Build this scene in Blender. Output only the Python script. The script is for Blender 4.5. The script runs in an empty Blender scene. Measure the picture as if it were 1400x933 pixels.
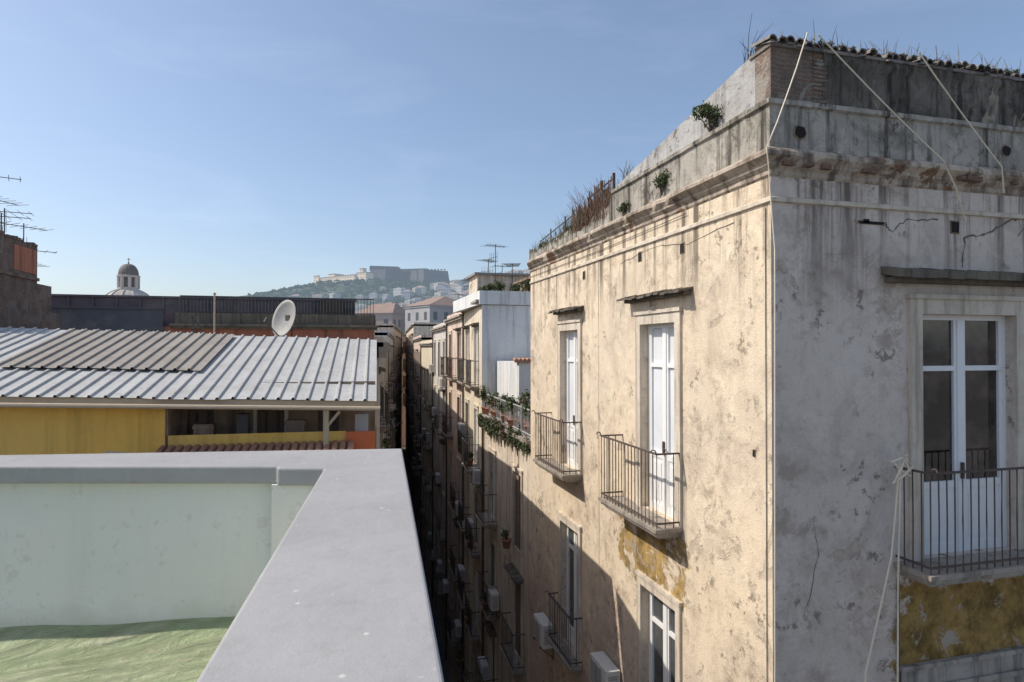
import bpy, math, random
from mathutils import Vector, Matrix
R = random.Random(11)
H = 19.0
scene = bpy.context.scene
COL = scene.collection
rad = math.radians
TH = rad(14.97); CT, ST = math.cos(TH), math.sin(TH)

def site(l, d):
    """survey frame (lateral, range) -> world x,y"""
    return (d*ST + l*CT, d*CT - l*ST)

# ------------------------------------------------------------------ materials
def new_mat(name):
    m = bpy.data.materials.new(name); m.use_nodes = True
    nt = m.node_tree
    for n in list(nt.nodes): nt.nodes.remove(n)
    out = nt.nodes.new('ShaderNodeOutputMaterial')
    b = nt.nodes.new('ShaderNodeBsdfPrincipled')
    nt.links.new(b.outputs[0], out.inputs[0])
    return m, nt, b

class NT:
    def __init__(s, nt): s.nt = nt
    def n(s, t, **kw):
        x = s.nt.nodes.new(t)
        for k, v in kw.items(): setattr(x, k, v)
        return x
    def l(s, a, b): s.nt.links.new(a, b)
    def coords(s, seed=0, scale=(1,1,1)):
        tc = s.n('ShaderNodeTexCoord'); mp = s.n('ShaderNodeMapping')
        mp.inputs['Location'].default_value = (seed*3.7, seed*1.9, seed*0.0)
        mp.inputs['Scale'].default_value = scale
        s.l(tc.outputs['Object'], mp.inputs[0]); return mp.outputs[0]
    def noise(s, vec, scale, detail=6, rough=.6, dist=0):
        x = s.n('ShaderNodeTexNoise')
        x.inputs['Scale'].default_value = scale; x.inputs['Detail'].default_value = detail
        x.inputs['Roughness'].default_value = rough; x.inputs['Distortion'].default_value = dist
        s.l(vec, x.inputs['Vector']); return x.outputs['Fac']
    def rng(s, v, a, b, c=0, d=1):
        x = s.n('ShaderNodeMapRange'); x.inputs[1].default_value = a; x.inputs[2].default_value = b
        x.inputs[3].default_value = c; x.inputs[4].default_value = d
        s.l(v, x.inputs[0]); return x.outputs[0]
    def math(s, op, a, b):
        x = s.n('ShaderNodeMath', operation=op)
        for i, v in enumerate((a, b)):
            if isinstance(v, (int, float)): x.inputs[i].default_value = v
            else: s.l(v, x.inputs[i])
        return x.outputs[0]
    def mix(s, f, a, b, mode='MIX'):
        x = s.n('ShaderNodeMix', data_type='RGBA', blend_type=mode)
        if isinstance(f, (int, float)): x.inputs[0].default_value = f
        else: s.l(f, x.inputs[0])
        for i, v in ((6, a), (7, b)):
            if isinstance(v, (tuple, list)): x.inputs[i].default_value = (*v[:3], 1)
            else: s.l(v, x.inputs[i])
        return x.outputs[2]
    def bump(s, h, b, strength=.3, dist=.02):
        x = s.n('ShaderNodeBump'); x.inputs['Strength'].default_value = strength
        x.inputs['Distance'].default_value = dist
        s.l(h, x.inputs['Height']); s.l(x.outputs[0], b.inputs['Normal'])
    def axis(s, i):
        tc = s.n('ShaderNodeTexCoord'); sp = s.n('ShaderNodeSeparateXYZ'); s.l(tc.outputs['Object'], sp.inputs[0]); return sp.outputs[i]
    def z(s): return s.axis(2)

def plaster(name, base, alt, stain, peel=None, peel_t=.62, seed=0, blotch=.5, streak=.5, ztop=None, ochre=None, oz=(0,0), ox=None, othr=.45, rough=.9, low=None, sun_peel=1.0, hero=False):
    m, nt, b = new_mat(name); N = NT(nt)
    v = N.coords(seed)
    col = N.mix(N.rng(N.noise(v, .55, 6, .6, .4), .38, .62), base, alt)
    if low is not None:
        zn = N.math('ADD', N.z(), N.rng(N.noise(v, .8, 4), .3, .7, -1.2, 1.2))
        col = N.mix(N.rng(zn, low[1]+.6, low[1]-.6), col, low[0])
    g0 = N.noise(v, 1.15, 9, .70, .9)
    col = N.mix(N.math('MULTIPLY', N.rng(g0, .47, .70), blotch*.85), col, tuple(c*.95 for c in stain))
    bl2 = N.noise(v, 6.5, 8, .74, .3)
    col = N.mix(N.math('MULTIPLY', N.rng(bl2, .53, .72), blotch*.8), col, tuple(c*.65 for c in stain))
    if hero:
        bl = N.noise(v, 2.7, 10, .74, .5)
        # localised, darker stains: only where a large mask allows
        mk = N.rng(N.noise(v, .7, 4, .6), .47, .58)
        col = N.mix(N.math('MULTIPLY', N.math('MULTIPLY', N.rng(bl, .49, .60), mk), blotch*1.25), col, stain)
        b4 = N.math('MULTIPLY', N.rng(N.noise(v, 1.0, 3), .50, .58), N.rng(N.noise(v, 5, 9, .72), .555, .59))
        col = N.mix(N.math('MULTIPLY', b4, .75), col, tuple(c*.5 for c in stain))
        bl3 = N.noise(v, 1.9, 7, .66, .8)
        col = N.mix(N.math('MULTIPLY', N.rng(bl3, .57, .61), .38), col, tuple(min(.85, c*1.15+.03) for c in base))
    vs = N.coords(seed+2, (2.6, 2.6, .16))
    st = N.rng(N.noise(vs, 1.8, 7, .68), .49, .63)
    if ztop is not None:
        g = N.rng(N.z(), ztop-1.8, ztop, .12, 2.4)
        st = N.math('MULTIPLY', st, g)
    sf = N.n('ShaderNodeClamp'); N.l(N.math('MULTIPLY', st, streak), sf.inputs[0])
    col = N.mix(sf.outputs[0], col, tuple(c*.5 for c in stain))
    h = N.math('ADD', N.math('MULTIPLY', bl2, .8), N.noise(v, 38, 4, .7))
    if ochre is not None:
        e1 = N.rng(N.noise(v, 2.6, 8, .68), .3, .7, -.28, .28)
        zz = N.math('ADD', N.z(), e1)
        band = N.math('MULTIPLY', N.rng(zz, oz[0]-.05, oz[0]+.05), N.rng(zz, oz[1]+.05, oz[1]-.05))
        if ox is not None:
            xx = N.math('ADD', N.axis(0), e1)
            band = N.math('MULTIPLY', band, N.math('MULTIPLY', N.rng(xx, ox[0]-.05, ox[0]+.05), N.rng(xx, ox[1]+.05, ox[1]-.05)))
        om = N.math('MULTIPLY', band, N.rng(N.noise(v, 1.7, 10, .7, .6), othr, othr+.05))
        oc = N.mix(N.rng(N.noise(v, 3, 9, .75), .40, .60), ochre, tuple(c*.38 for c in ochre))
        oc = N.mix(N.rng(N.noise(v, 2.1, 9, .75, 1), .58, .62), oc, (.40,.34,.28))
        col = N.mix(om, col, oc)
        h = N.math('SUBTRACT', h, N.math('MULTIPLY', om, .8))
    if peel is not None:
        pn = N.noise(v, .95, 9, .62, .7)
        pm = N.rng(pn, peel_t, peel_t+.015)
        pc = N.mix(N.rng(N.noise(v, 9, 5), .4, .6), peel, tuple(c*.6 for c in peel))
        col = N.mix(N.math('MULTIPLY', pm, sun_peel), col, pc)
        h = N.math('SUBTRACT', h, N.math('MULTIPLY', pm, 1.2))
    if hero: col = N.mix(1.0, col, N.mix(N.noise(v, 50, 4, .75), (.70, .70, .70), (1.27, 1.27, 1.27)), 'MULTIPLY')
    N.l(col, b.inputs['Base Color']); b.inputs['Roughness'].default_value = rough
    b.inputs['Specular IOR Level'].default_value = .2
    N.bump(h, b, .6, .018)
    return m

def simple(name, c, rough=.7, var=.25, scale=6, metal=0, seed=0, bump=.15, dirt=None, dirt_t=.5, spec=.4, haze=None):
    m, nt, b = new_mat(name); N = NT(nt); v = N.coords(seed)
    n = N.noise(v, scale, 5, .65)
    col = N.mix(n, tuple(x*(1-var) for x in c), tuple(min(1, x*(1+var)) for x in c))
    if dirt is not None:
        col = N.mix(N.rng(N.noise(v, scale*.45, 7, .7, .5), dirt_t, dirt_t+.16), col, dirt)
    N.l(col, b.inputs['Base Color']); b.inputs['Roughness'].default_value = rough
    b.inputs['Metallic'].default_value = metal; b.inputs['Specular IOR Level'].default_value = spec
    if bump: N.bump(N.noise(v, scale*5, 4, .7), b, bump, .01)
    if haze is not None:   # airlight painted on far surfaces as an even glow
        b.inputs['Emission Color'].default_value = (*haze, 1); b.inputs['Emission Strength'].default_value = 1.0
    return m

def brick_mat(name, c1, c2, mortar, scale=1.0, seed=0, render_c=None, rt=.5):
    m, nt, b = new_mat(name); N = NT(nt); v = N.coords(seed)
    tc = N.n('ShaderNodeTexCoord'); sp = N.n('ShaderNodeSeparateXYZ'); cb = N.n('ShaderNodeCombineXYZ')
    N.l(tc.outputs['Object'], sp.inputs[0])
    wob = N.rng(N.noise(v, 7, 4), .3, .7, -.02, .02)
    N.l(N.math('ADD', N.math('ADD', sp.outputs[0], sp.outputs[1]), wob), cb.inputs[0]); N.l(N.math('ADD', sp.outputs[2], wob), cb.inputs[1])
    br = N.n('ShaderNodeTexBrick'); br.inputs['Scale'].default_value = scale
    br.inputs['Brick Width'].default_value = .22; br.inputs['Row Height'].default_value = .055
    br.inputs['Mortar Size'].default_value = .011; br.inputs['Bias'].default_value = 0
    br.inputs['Color1'].default_value = (*c1, 1); br.inputs['Color2'].default_value = (*c2, 1); br.inputs['Mortar'].default_value = (*mortar, 1)
    N.l(cb.outputs[0], br.inputs['Vector'])
    col = N.mix(N.rng(N.noise(v, 4, 8, .7), .45, .7), br.outputs['Color'], tuple(x*.5 for x in mortar))
    if render_c is not None:
        col = N.mix(N.rng(N.noise(v, 1.9, 8, .68, .6), rt, rt+.04), col, render_c)
    N.l(col, b.inputs['Base Color']); b.inputs['Roughness'].default_value = .95
    N.bump(N.math('ADD', N.math('MULTIPLY', br.outputs['Fac'], -1.0), N.noise(v, 20, 6, .7)), b, .8, .025)
    return m

def glass_mat(name, tint=(.02,.022,.025), rough=.04, spec=.6, var=2.2, sc=1.3):
    m, nt, b = new_mat(name); N = NT(nt)
    v = N.coords(3)
    col = N.mix(N.rng(N.noise(v, sc, 4), .4, .65), tint, tuple(min(1, x*var+.01) for x in tint))
    N.l(col, b.inputs['Base Color']); b.inputs['Roughness'].default_value = rough
    b.inputs['Specular IOR Level'].default_value = spec
    N.bump(N.noise(v, 2.5, 2), b, .08, .02)
    return m

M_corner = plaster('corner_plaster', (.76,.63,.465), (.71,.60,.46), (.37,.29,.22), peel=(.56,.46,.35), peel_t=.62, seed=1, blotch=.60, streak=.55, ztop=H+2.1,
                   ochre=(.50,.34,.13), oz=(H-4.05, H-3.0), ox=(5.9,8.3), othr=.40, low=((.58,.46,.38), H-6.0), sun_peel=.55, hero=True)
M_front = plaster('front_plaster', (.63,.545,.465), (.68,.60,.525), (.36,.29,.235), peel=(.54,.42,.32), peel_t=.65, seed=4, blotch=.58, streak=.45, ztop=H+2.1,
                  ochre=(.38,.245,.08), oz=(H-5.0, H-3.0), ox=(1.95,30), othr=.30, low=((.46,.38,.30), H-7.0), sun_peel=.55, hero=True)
M_cornice = plaster('cornice_stone', (.58,.49,.39), (.50,.42,.34), (.22,.17,.13), peel=(.32,.20,.13), peel_t=.58, seed=6, blotch=.8, streak=.9, hero=True)
M_parap = plaster('parapet_old', (.48,.445,.39), (.38,.35,.30), (.14,.125,.10), peel=(.36,.28,.21), peel_t=.64, seed=8, blotch=.9, streak=1.0, hero=True)
M_pardark = plaster('parapet_dark', (.14,.125,.105), (.22,.195,.165), (.055,.05,.042), peel=(.33,.28,.22), peel_t=.60, seed=9, blotch=.85, streak=.9, hero=True)
M_cement = plaster('cement_render', (.44,.43,.415), (.50,.49,.47), (.24,.22,.20), seed=12, blotch=.5, streak=.5, hero=True)
M_brickc = brick_mat('corner_brick', (.23,.135,.09), (.18,.12,.085), (.22,.19,.16), render_c=(.30,.265,.225), rt=.54)
M_brickl = brick_mat('old_brick', (.27,.15,.10), (.20,.125,.09), (.18,.145,.12), render_c=(.22,.175,.14), rt=.52)
M_surr = plaster('window_surround_stone', (.66,.575,.46), (.68,.61,.51), (.36,.29,.22), seed=15, blotch=.5, streak=.5)
M_mould = plaster('grey_moulding_stone', (.42,.38,.33), (.36,.33,.29), (.17,.15,.125), seed=18, blotch=.7, streak=.7)
M_hood = plaster('hood_stone', (.16,.14,.11), (.22,.19,.15), (.08,.075,.06), seed=16, blotch=.7, streak=.5)
M_slab = plaster('balcony_stone', (.42,.37,.31), (.34,.30,.25), (.17,.14,.11), seed=17, blotch=.6, streak=.5)
M_white = simple('white_paint', (.78,.78,.77), .5, .05, 8, bump=.05, dirt=(.60,.58,.54), dirt_t=.6)
M_dark = simple('dark_interior', (.015,.013,.012), .9, .2, bump=0)
M_glass = glass_mat('window_glass', (.035,.038,.04))
M_glassb = glass_mat('door_glass', (.014,.010,.008), .02, .8, 5, 2.2)
M_curtain = glass_mat('glass_with_white_blind', (.66,.68,.70), .15, .5, 1.1)
M_iron = simple('old_iron', (.095,.07,.058), .75, .5, 14, bump=.3)
M_irond = simple('dark_iron', (.08,.072,.068), .6, .4, 14)
M_rust = simple('rusty_clay', (.22,.13,.085), .95, .45, 9, dirt=(.10,.075,.06), dirt_t=.5, bump=.5)
M_brown = simple('brown_shutter', (.20,.14,.105), .7, .3, 10)
M_green = simple('green_shutter', (.15,.19,.16), .65, .3, 10)
M_grey = simple('grey_shutter', (.42,.42,.40), .7, .2, 10)
M_acw = simple('ac_casing', (.66,.65,.60), .5, .07, 5, dirt=(.45,.42,.35), dirt_t=.6)
M_acg = simple('ac_grille', (.36,.35,.33), .6, .1)
M_dish = simple('dish_paint', (.34,.335,.32), .6, .1, 5, dirt=(.24,.23,.21), dirt_t=.5)
M_rope = simple('rope_fibre', (.72,.64,.50), .9, .15, 30)
M_cable = simple('dark_cable', (.07,.065,.06), .6, .2, 30)
M_tile = simple('old_clay_tile', (.24,.21,.19), .95, .5, 7, dirt=(.11,.10,.09), dirt_t=.45, bump=.6)
M_tiler = simple('terracotta_tile', (.40,.21,.14), .9, .4, 7, dirt=(.16,.12,.10), dirt_t=.52, bump=.5)
M_asph = simple('basalt_paving', (.12,.115,.11), .8, .4, 3)
M_roofd = simple('flat_roof_bitumen', (.28,.27,.26), .9, .3, 1.2, dirt=(.14,.13,.12), dirt_t=.55)
M_awn = simple('orange_red_panel', (.62,.16,.06), .8, .15, 4)
def leaf_mat(name, c, c2):
    m, nt, b = new_mat(name); N = NT(nt)
    col = N.mix(N.rng(N.noise(N.coords(5), 9, 3), .35, .65), c, c2)
    N.l(col, b.inputs['Base Color']); b.inputs['Roughness'].default_value = .7
    return m
M_leaf = leaf_mat('leaf_green', (.04,.065,.02), (.10,.125,.045))
M_leafd = leaf_mat('dry_grass', (.21,.17,.105), (.11,.105,.055))
M_pot = simple('terracotta_pot', (.36,.18,.12), .85, .2, 8)
M_bark = simple('twig_bark', (.10,.075,.06), .95, .3, 20)
M_stick = simple('rusty_brown_stick', (.17,.105,.07), .95, .5, 20)

def ledge_material():
    m, nt, b = new_mat('grey_coping_paint'); N = NT(nt); v = N.coords(2)
    col = N.mix(N.rng(N.noise(v, 1.6, 8, .6, .3), .35, .65), (.32,.314,.312), (.38,.372,.368))
    col = N.mix(N.math('MULTIPLY', N.rng(N.noise(v, 9, 8, .75), .52, .68), .35), col, (.25,.24,.23))
    vsx = N.coords(2, (5, .8, 1))
    col = N.mix(N.math('MULTIPLY', N.rng(N.noise(vsx, 3, 8, .7), .55, .7), .28), col, (.46,.455,.45))
    vo = N.n('ShaderNodeTexVoronoi'); vo.inputs['Scale'].default_value = 16; N.l(v, vo.inputs['Vector'])
    sp = N.math('MULTIPLY', N.rng(vo.outputs['Distance'], .15, .07), N.rng(N.noise(v, 5, 3), .54, .57))
    col = N.mix(N.math('MULTIPLY', sp, .8), col, (.62,.60,.56))
    vo2 = N.n('ShaderNodeTexVoronoi'); vo2.inputs['Scale'].default_value = 9; N.l(N.coords(7), vo2.inputs['Vector'])
    sp2 = N.math('MULTIPLY', N.rng(vo2.outputs['Distance'], .08, .03), N.rng(N.noise(v, 3, 3), .50, .53))
    col = N.mix(N.math('MULTIPLY', sp2, .7), col, (.13,.125,.12))
    col = N.mix(N.math('MULTIPLY', N.rng(N.noise(v, 150, 3, .7), .3, .7), .16), col, (.18,.175,.17))
    N.l(col, b.inputs['Base Color']); b.inputs['Roughness'].default_value = .75
    b.inputs['Specular IOR Level'].default_value = .25
    N.bump(N.math('ADD', N.math('MULTIPLY', N.noise(v, 14, 6, .6), 1.8), N.math('MULTIPLY', N.noise(v, 160, 3, .7), .6)), b, .32, .005)
    return m
M_ledge = ledge_material()

def palegreen():
    m, nt, b = new_mat('pale_green_paint'); N = NT(nt); v = N.coords(5)
    col = N.mix(N.rng(N.noise(v, .9, 6, .55), .35, .65), (.63,.635,.585), (.70,.70,.655))
    col = N.mix(N.math('MULTIPLY', N.rng(N.noise(v, 3.0, 8, .7), .49, .64), .5), col, (.71,.68,.62))
    vs = N.coords(3, (3, 3, .3))
    col = N.mix(N.math('MULTIPLY', N.rng(N.noise(vs, 2.2, 6, .6), .55, .75), .25), col, (.55,.54,.48))
    col = N.mix(N.math('MULTIPLY', N.rng(N.noise(v, 10, 7, .7), .58, .64), .4), col, (.50,.48,.42))
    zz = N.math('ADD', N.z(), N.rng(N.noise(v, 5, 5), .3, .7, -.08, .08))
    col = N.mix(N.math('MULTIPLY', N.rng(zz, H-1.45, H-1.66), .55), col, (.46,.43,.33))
    N.l(col, b.inputs['Base Color']); b.inputs['Roughness'].default_value = .8
    b.inputs['Specular IOR Level'].default_value = .25
    N.bump(N.math('ADD', N.noise(v, 30, 6, .7), N.math('MULTIPLY', N.noise(v, 4, 4), 3)), b, .35, .01)
    return m
M_pg = palegreen()

def greenfloor():
    m, nt, b = new_mat('green_floor_paint'); N = NT(nt); v = N.coords(9)
    col = N.mix(N.rng(N.noise(v, 2, 7, .6), .35, .65), (.28,.345,.18), (.36,.40,.245))
    vs = N.coords(3, (1.4,5,1))
    wr = N.noise(vs, 2.2, 7, .62, 1.2)
    col = N.mix(N.math('MULTIPLY', N.rng(wr, .52, .64), .6), col, (.47,.44,.31))
    col = N.mix(N.math('MULTIPLY', N.rng(N.noise(v, 1.3, 7, .7), .52, .62), .4), col, (.22,.26,.14))
    col = N.mix(N.rng(N.noise(v, 7, 8, .75), .65, .69), col, (.20,.19,.13))
    N.l(col, b.inputs['Base Color']); b.inputs['Roughness'].default_value = .75
    N.bump(N.math('ADD', N.math('MULTIPLY', wr, 1.5), N.math('MULTIPLY', N.noise(v, 25, 4), .25)), b, .9, .06)
    return m
M_gf = greenfloor()

def sheet(name, a, bcol, rust):
    m, nt, b = new_mat(name); N = NT(nt); v = N.coords(2)
    vs = N.coords(6, (3, .5, 1))
    col = N.mix(N.rng(N.noise(vs, 1.6, 7, .6), .35, .65), a, bcol)
    col = N.mix(N.math('MULTIPLY', N.rng(N.noise(v, 2.3, 8, .7), .48, .66), .6), col, rust)
    col = N.mix(N.math('MULTIPLY', N.rng(N.noise(v, 11, 8, .75), .52, .66), .4), col, tuple(c*.65 for c in rust))
    N.l(col, b.inputs['Base Color']); b.inputs['Roughness'].default_value = .75
    b.inputs['Specular IOR Level'].default_value = .2
    return m
M_sheet = sheet('corrugated_metal', (.42,.42,.41), (.49,.49,.475), (.34,.33,.31))
M_sheett = sheet('old_tan_sheet', (.30,.275,.24), (.35,.32,.28), (.23,.205,.175))
M_yellow = plaster('yellow_plaster', (.88,.52,.11), (.86,.55,.15), (.62,.38,.12), seed=21, blotch=.3, streak=.3)
M_loggia = plaster('loggia_wall', (.32,.225,.16), (.38,.28,.20), (.15,.11,.08), seed=22, blotch=.65, streak=.6)
M_orange = plaster('orange_plaster', (.50,.20,.12), (.44,.18,.12), (.27,.14,.10), seed=23, blotch=.5, streak=.6)
M_slate = simple('slate_metal_cladding', (.095,.10,.115), .6, .3, 2, dirt=(.155,.155,.16), dirt_t=.5)
M_tan = simple('tan_painted_beam', (.50,.40,.28), .7, .2, 8)
M_whitew = plaster('white_render', (.74,.74,.73), (.70,.70,.68), (.50,.49,.46), seed=25, blotch=.3, streak=.45)
M_pA = plaster('plaster_cream', (.74,.645,.52), (.68,.59,.48), (.38,.30,.24), peel=(.50,.40,.30), peel_t=.62, seed=31, blotch=.5, streak=.5)
M_pB = plaster('plaster_yellow', (.74,.65,.49), (.70,.62,.49), (.42,.35,.27), peel=(.54,.44,.34), peel_t=.64, seed=33, blotch=.45, streak=.45)
M_pC = plaster('plaster_pink', (.72,.57,.47), (.67,.53,.44), (.38,.30,.25), peel=(.52,.44,.36), peel_t=.62, seed=35, blotch=.5, streak=.5)
M_pD = plaster('plaster_grey', (.60,.56,.51), (.65,.61,.55), (.34,.31,.28), peel=(.50,.42,.35), peel_t=.64, seed=37, blotch=.45, streak=.45)
M_lt = plaster('brown_plaster', (.58,.49,.40), (.62,.54,.45), (.30,.25,.21), seed=39, blotch=.45, streak=.5)

# ------------------------------------------------------------------ mesh builder
class MB:
    def __init__(s): s.v = []; s.f = []; s.m = []
    def add(s, vs, fs, m=0):
        o = len(s.v); s.v += [tuple(p) for p in vs]
        for f in fs: s.f.append(tuple(i+o for i in f)); s.m.append(m)
    def quad(s, a, b, c, d, m=0): s.add([a, b, c, d], [(0, 1, 2, 3)], m)
    def box(s, x0, x1, y0, y1, z0, z1, m=0):
        s.add([(x0,y0,z0),(x1,y0,z0),(x1,y1,z0),(x0,y1,z0),(x0,y0,z1),(x1,y0,z1),(x1,y1,z1),(x0,y1,z1)],
              [(0,3,2,1),(4,5,6,7),(0,1,5,4),(1,2,6,5),(2,3,7,6),(3,0,4,7)], m)
    def prism(s, poly, z0, z1, m=0, bottom=True):
        n = len(poly)
        zt = z1 if isinstance(z1, (list, tuple)) else [z1]*n
        vs = [(p[0], p[1], z0) for p in poly] + [(p[0], p[1], zt[i]) for i, p in enumerate(poly)]
        fs = [(i, (i+1) % n, n+(i+1) % n, n+i) for i in range(n)] + [tuple(range(n, 2*n))]
        if bottom: fs.append(tuple(range(n-1, -1, -1)))
        s.add(vs, fs, m)
    def tube(s, pts, r, seg=6, m=0, cap=True):
        pts = [Vector(p) for p in pts]; rings = []
        for i, p in enumerate(pts):
            t = (pts[min(i+1, len(pts)-1)] - pts[max(i-1, 0)])
            if t.length < 1e-9: t = Vector((0, 0, 1))
            t.normalize()
            a = t.cross(Vector((0, 0, 1)))
            if a.length < 1e-3: a = Vector((1, 0, 0))
            a.normalize(); b = t.cross(a)
            rr = r[i] if isinstance(r, (list, tuple)) else r
            rings.append([p + (a*math.cos(2*math.pi*k/seg) + b*math.sin(2*math.pi*k/seg))*rr for k in range(seg)])
        vs = [q for ring in rings for q in ring]; fs = []
        for i in range(len(pts)-1):
            for k in range(seg):
                fs.append((i*seg+k, i*seg+(k+1) % seg, (i+1)*seg+(k+1) % seg, (i+1)*seg+k))
        if cap:
            fs.append(tuple(range(seg))[::-1]); fs.append(tuple((len(pts)-1)*seg+k for k in range(seg)))
        s.add(vs, fs, m)
    def revolve(s, prof, c=(0,0), seg=24, m=0):
        vs = []; n = len(prof)
        for k in range(seg):
            a = 2*math.pi*k/seg
            for r, z in prof: vs.append((c[0]+r*math.cos(a), c[1]+r*math.sin(a), z))
        fs = []
        for k in range(seg):
            k2 = (k+1) % seg
            for i in range(n-1): fs.append((k*n+i, k2*n+i, k2*n+i+1, k*n+i+1))
        s.add(vs, fs, m)
    def mesh(s, name, mats, smooth=False):
        me = bpy.data.meshes.new(name); me.from_pydata(s.v, [], s.f)
        for m in mats: me.materials.append(m)
        if len(mats) > 1: me.polygons.foreach_set('material_index', s.m)
        if smooth: me.polygons.foreach_set('use_smooth', [True]*len(me.polygons))
        me.validate(); me.update(); return me

def put(name, me, parent=None, loc=(0,0,0), rot=0.0, **props):
    o = bpy.data.objects.new(name, me); COL.objects.link(o)
    if parent: o.parent = parent
    o.location = loc
    if isinstance(rot, (tuple, list)): o.rotation_euler = rot
    else: o.rotation_euler = (0, 0, rot)
    for k, v in props.items(): o[k] = v
    return o

def thing(name, loc, label, category, rot=0.0, group=None):
    o = bpy.data.objects.new(name, None); COL.objects.link(o); o.empty_display_size = .3
    o.location = loc; o.rotation_euler = (0, 0, rot)
    o['label'] = label; o['category'] = category
    if group: o['group'] = group
    return o

# ------------------------------------------------------------------ facade tools
def wall_mesh(x0, x1, z0, z1, ops, depth=.28, name='wall', mats=None):
    b = MB()
    xs = sorted(set([x0, x1] + [v for o in ops for v in (o[0], o[1])]))
    zs = sorted(set([z0, z1] + [v for o in ops for v in (o[2], o[3])]))
    for i in range(len(xs)-1):
        for j in range(len(zs)-1):
            cx = (xs[i]+xs[i+1])/2; cz = (zs[j]+zs[j+1])/2
            if any(o[0] < cx < o[1] and o[2] < cz < o[3] for o in ops): continue
            b.quad((xs[i],0,zs[j]), (xs[i+1],0,zs[j]), (xs[i+1],0,zs[j+1]), (xs[i],0,zs[j+1]))
    for a, c, e, g in ops:
        b.quad((a,0,e),(a,depth,e),(a,depth,g),(a,0,g)); b.quad((c,0,g),(c,depth,g),(c,depth,e),(c,0,e))
        b.quad((a,0,g),(a,depth,g),(c,depth,g),(c,0,g)); b.quad((a,0,e),(c,0,e),(c,depth,e),(a,depth,e))
        b.quad((a,depth,e),(c,depth,e),(c,depth,g),(a,depth,g), 1)
    return b.mesh(name, mats)

CACHE = {}
def cached(key, fn):
    if key not in CACHE: CACHE[key] = fn()
    return CACHE[key]

def m_doorframe(w, h, mat, panel=.3, tr=.2):
    def f():
        b = MB(); t = .07; y0, y1 = -.03, .03
        b.box(-w/2, -w/2+t, y0, y1, 0, h); b.box(w/2-t, w/2, y0, y1, 0, h)
        b.box(-w/2+t, w/2-t, y0, y1, h-t, h)
        b.box(-.055, .055, y0-.012, y1, 0, h-t)
        zt = h*(1-tr)
        for sx in (-1, 1):
            xa, xb = (-w/2+t, -.055) if sx < 0 else (.055, w/2-t)
            b.box(xa, xb, y0+.004, y1, zt-.035, zt+.035)
            b.box(xa, xa+.045, y0+.006, y1, .12, h-t); b.box(xb-.045, xb, y0+.006, y1, .12, h-t)
            b.box(xa, xb, y0+.004, y1, 0, .12)
            zp = h*panel
            b.box(xa, xb, y0+.004, y1, zp-.05, zp+.05)
            if zp > .3:
                b.box(xa+.045, xb-.045, y0+.02, y1, .12, zp-.05)
                b.box(xa+.1, xb-.1, y0+.008, y0+.02, .2, zp-.13)
        return b.mesh('door_frame', [mat])
    return cached(('df', round(w,2), round(h,2), mat.name, panel, tr), f)

def m_glass(w, h, mat):
    def f():
        b = MB(); b.quad((-w/2+.05, .012, .1), (w/2-.05, .012, .1), (w/2-.05, .012, h-.05), (-w/2+.05, .012, h-.05)); return b.mesh('glass', [mat])
    return cached(('gl', round(w,2), round(h,2), mat.name), f)

def m_shutter(w, h, mat, ajar=0):
    def f():
        b = MB()
        for sx in (-1, 1):
            xa, xb = (-w/2+.02, -.008) if sx < 0 else (.008, w/2-.02)
            b.box(xa, xa+.06, -.03, .01, .02, h-.02); b.box(xb-.06, xb, -.03, .01, .02, h-.02)
            for zz in (.02, h*.45, h-.1): b.box(xa+.06, xb-.06, -.028, .01, zz, zz+.08)
            z = .12
            while z < h-.14:
                b.add([(xa+.06,-.022,z),(xb-.06,-.022,z),(xb-.06,.006,z+.045),(xa+.06,.006,z+.045)], [(0,1,2,3)])
                z += .055
            b.quad((xa,.008,.02),(xb,.008,.02),(xb,.008,h-.02),(xa,.008,h-.02))
        return b.mesh('shutter', [mat])
    return cached(('sh', round(w,2), round(h,2), mat.name), f)

def m_surround(w, h, t=.15, mat=None, sill=True):
    def f():
        b = MB()
        b.box(-w/2-t, -w/2, -.045, .0, 0, h+t); b.box(w/2, w/2+t, -.045, 0, 0, h+t)
        b.box(-w/2, w/2, -.043, 0, h, h+t)
        b.box(-w/2-t-.03, w/2+t+.03, -.07, 0, h+t, h+t+.06)
        if t > .3:
            b.box(-w/2-t*.45, w/2+t*.45, -.075, -.046, h+t*.35, h+t*.5); b.box(-w/2-t*.5, -w/2-t*.35, -.075, -.046, 0, h+t*.35); b.box(w/2+t*.35, w/2+t*.5, -.075, -.046, 0, h+t*.35)
        return b.mesh('surround', [mat])
    return cached(('su', round(w,2), round(h,2), t, mat.name), f)

def m_hood(w, proj=.3, mat=None, thick=.07, slope=.06):
    def f():
        b = MB(); n = 14
        x0, x1 = -w/2, w/2
        for i in range(n):
            a = x0+(x1-x0)*i/n; c = x0+(x1-x0)*(i+1)/n
            j = R.uniform(-.015, .015); p = proj+R.uniform(-.04, .015)
            b.add([(a,-p,-slope+j),(c-.004,-p,-slope+j),(c-.004,0,j),(a,0,j),(a,-p,-slope+thick+j),(c-.004,-p,-slope+thick+j),(c-.004,0,thick+j),(a,0,thick+j)],
                  [(0,3,2,1),(4,5,6,7),(0,1,5,4),(1,2,6,5),(2,3,7,6),(3,0,4,7)])
        b.box(x0+.06, x1-.06, -proj*.5, 0, -.1, -.03)
        return b.mesh('hood', [mat])
    return cached(('ho', round(w,2), proj, mat.name, thick), f)

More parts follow.
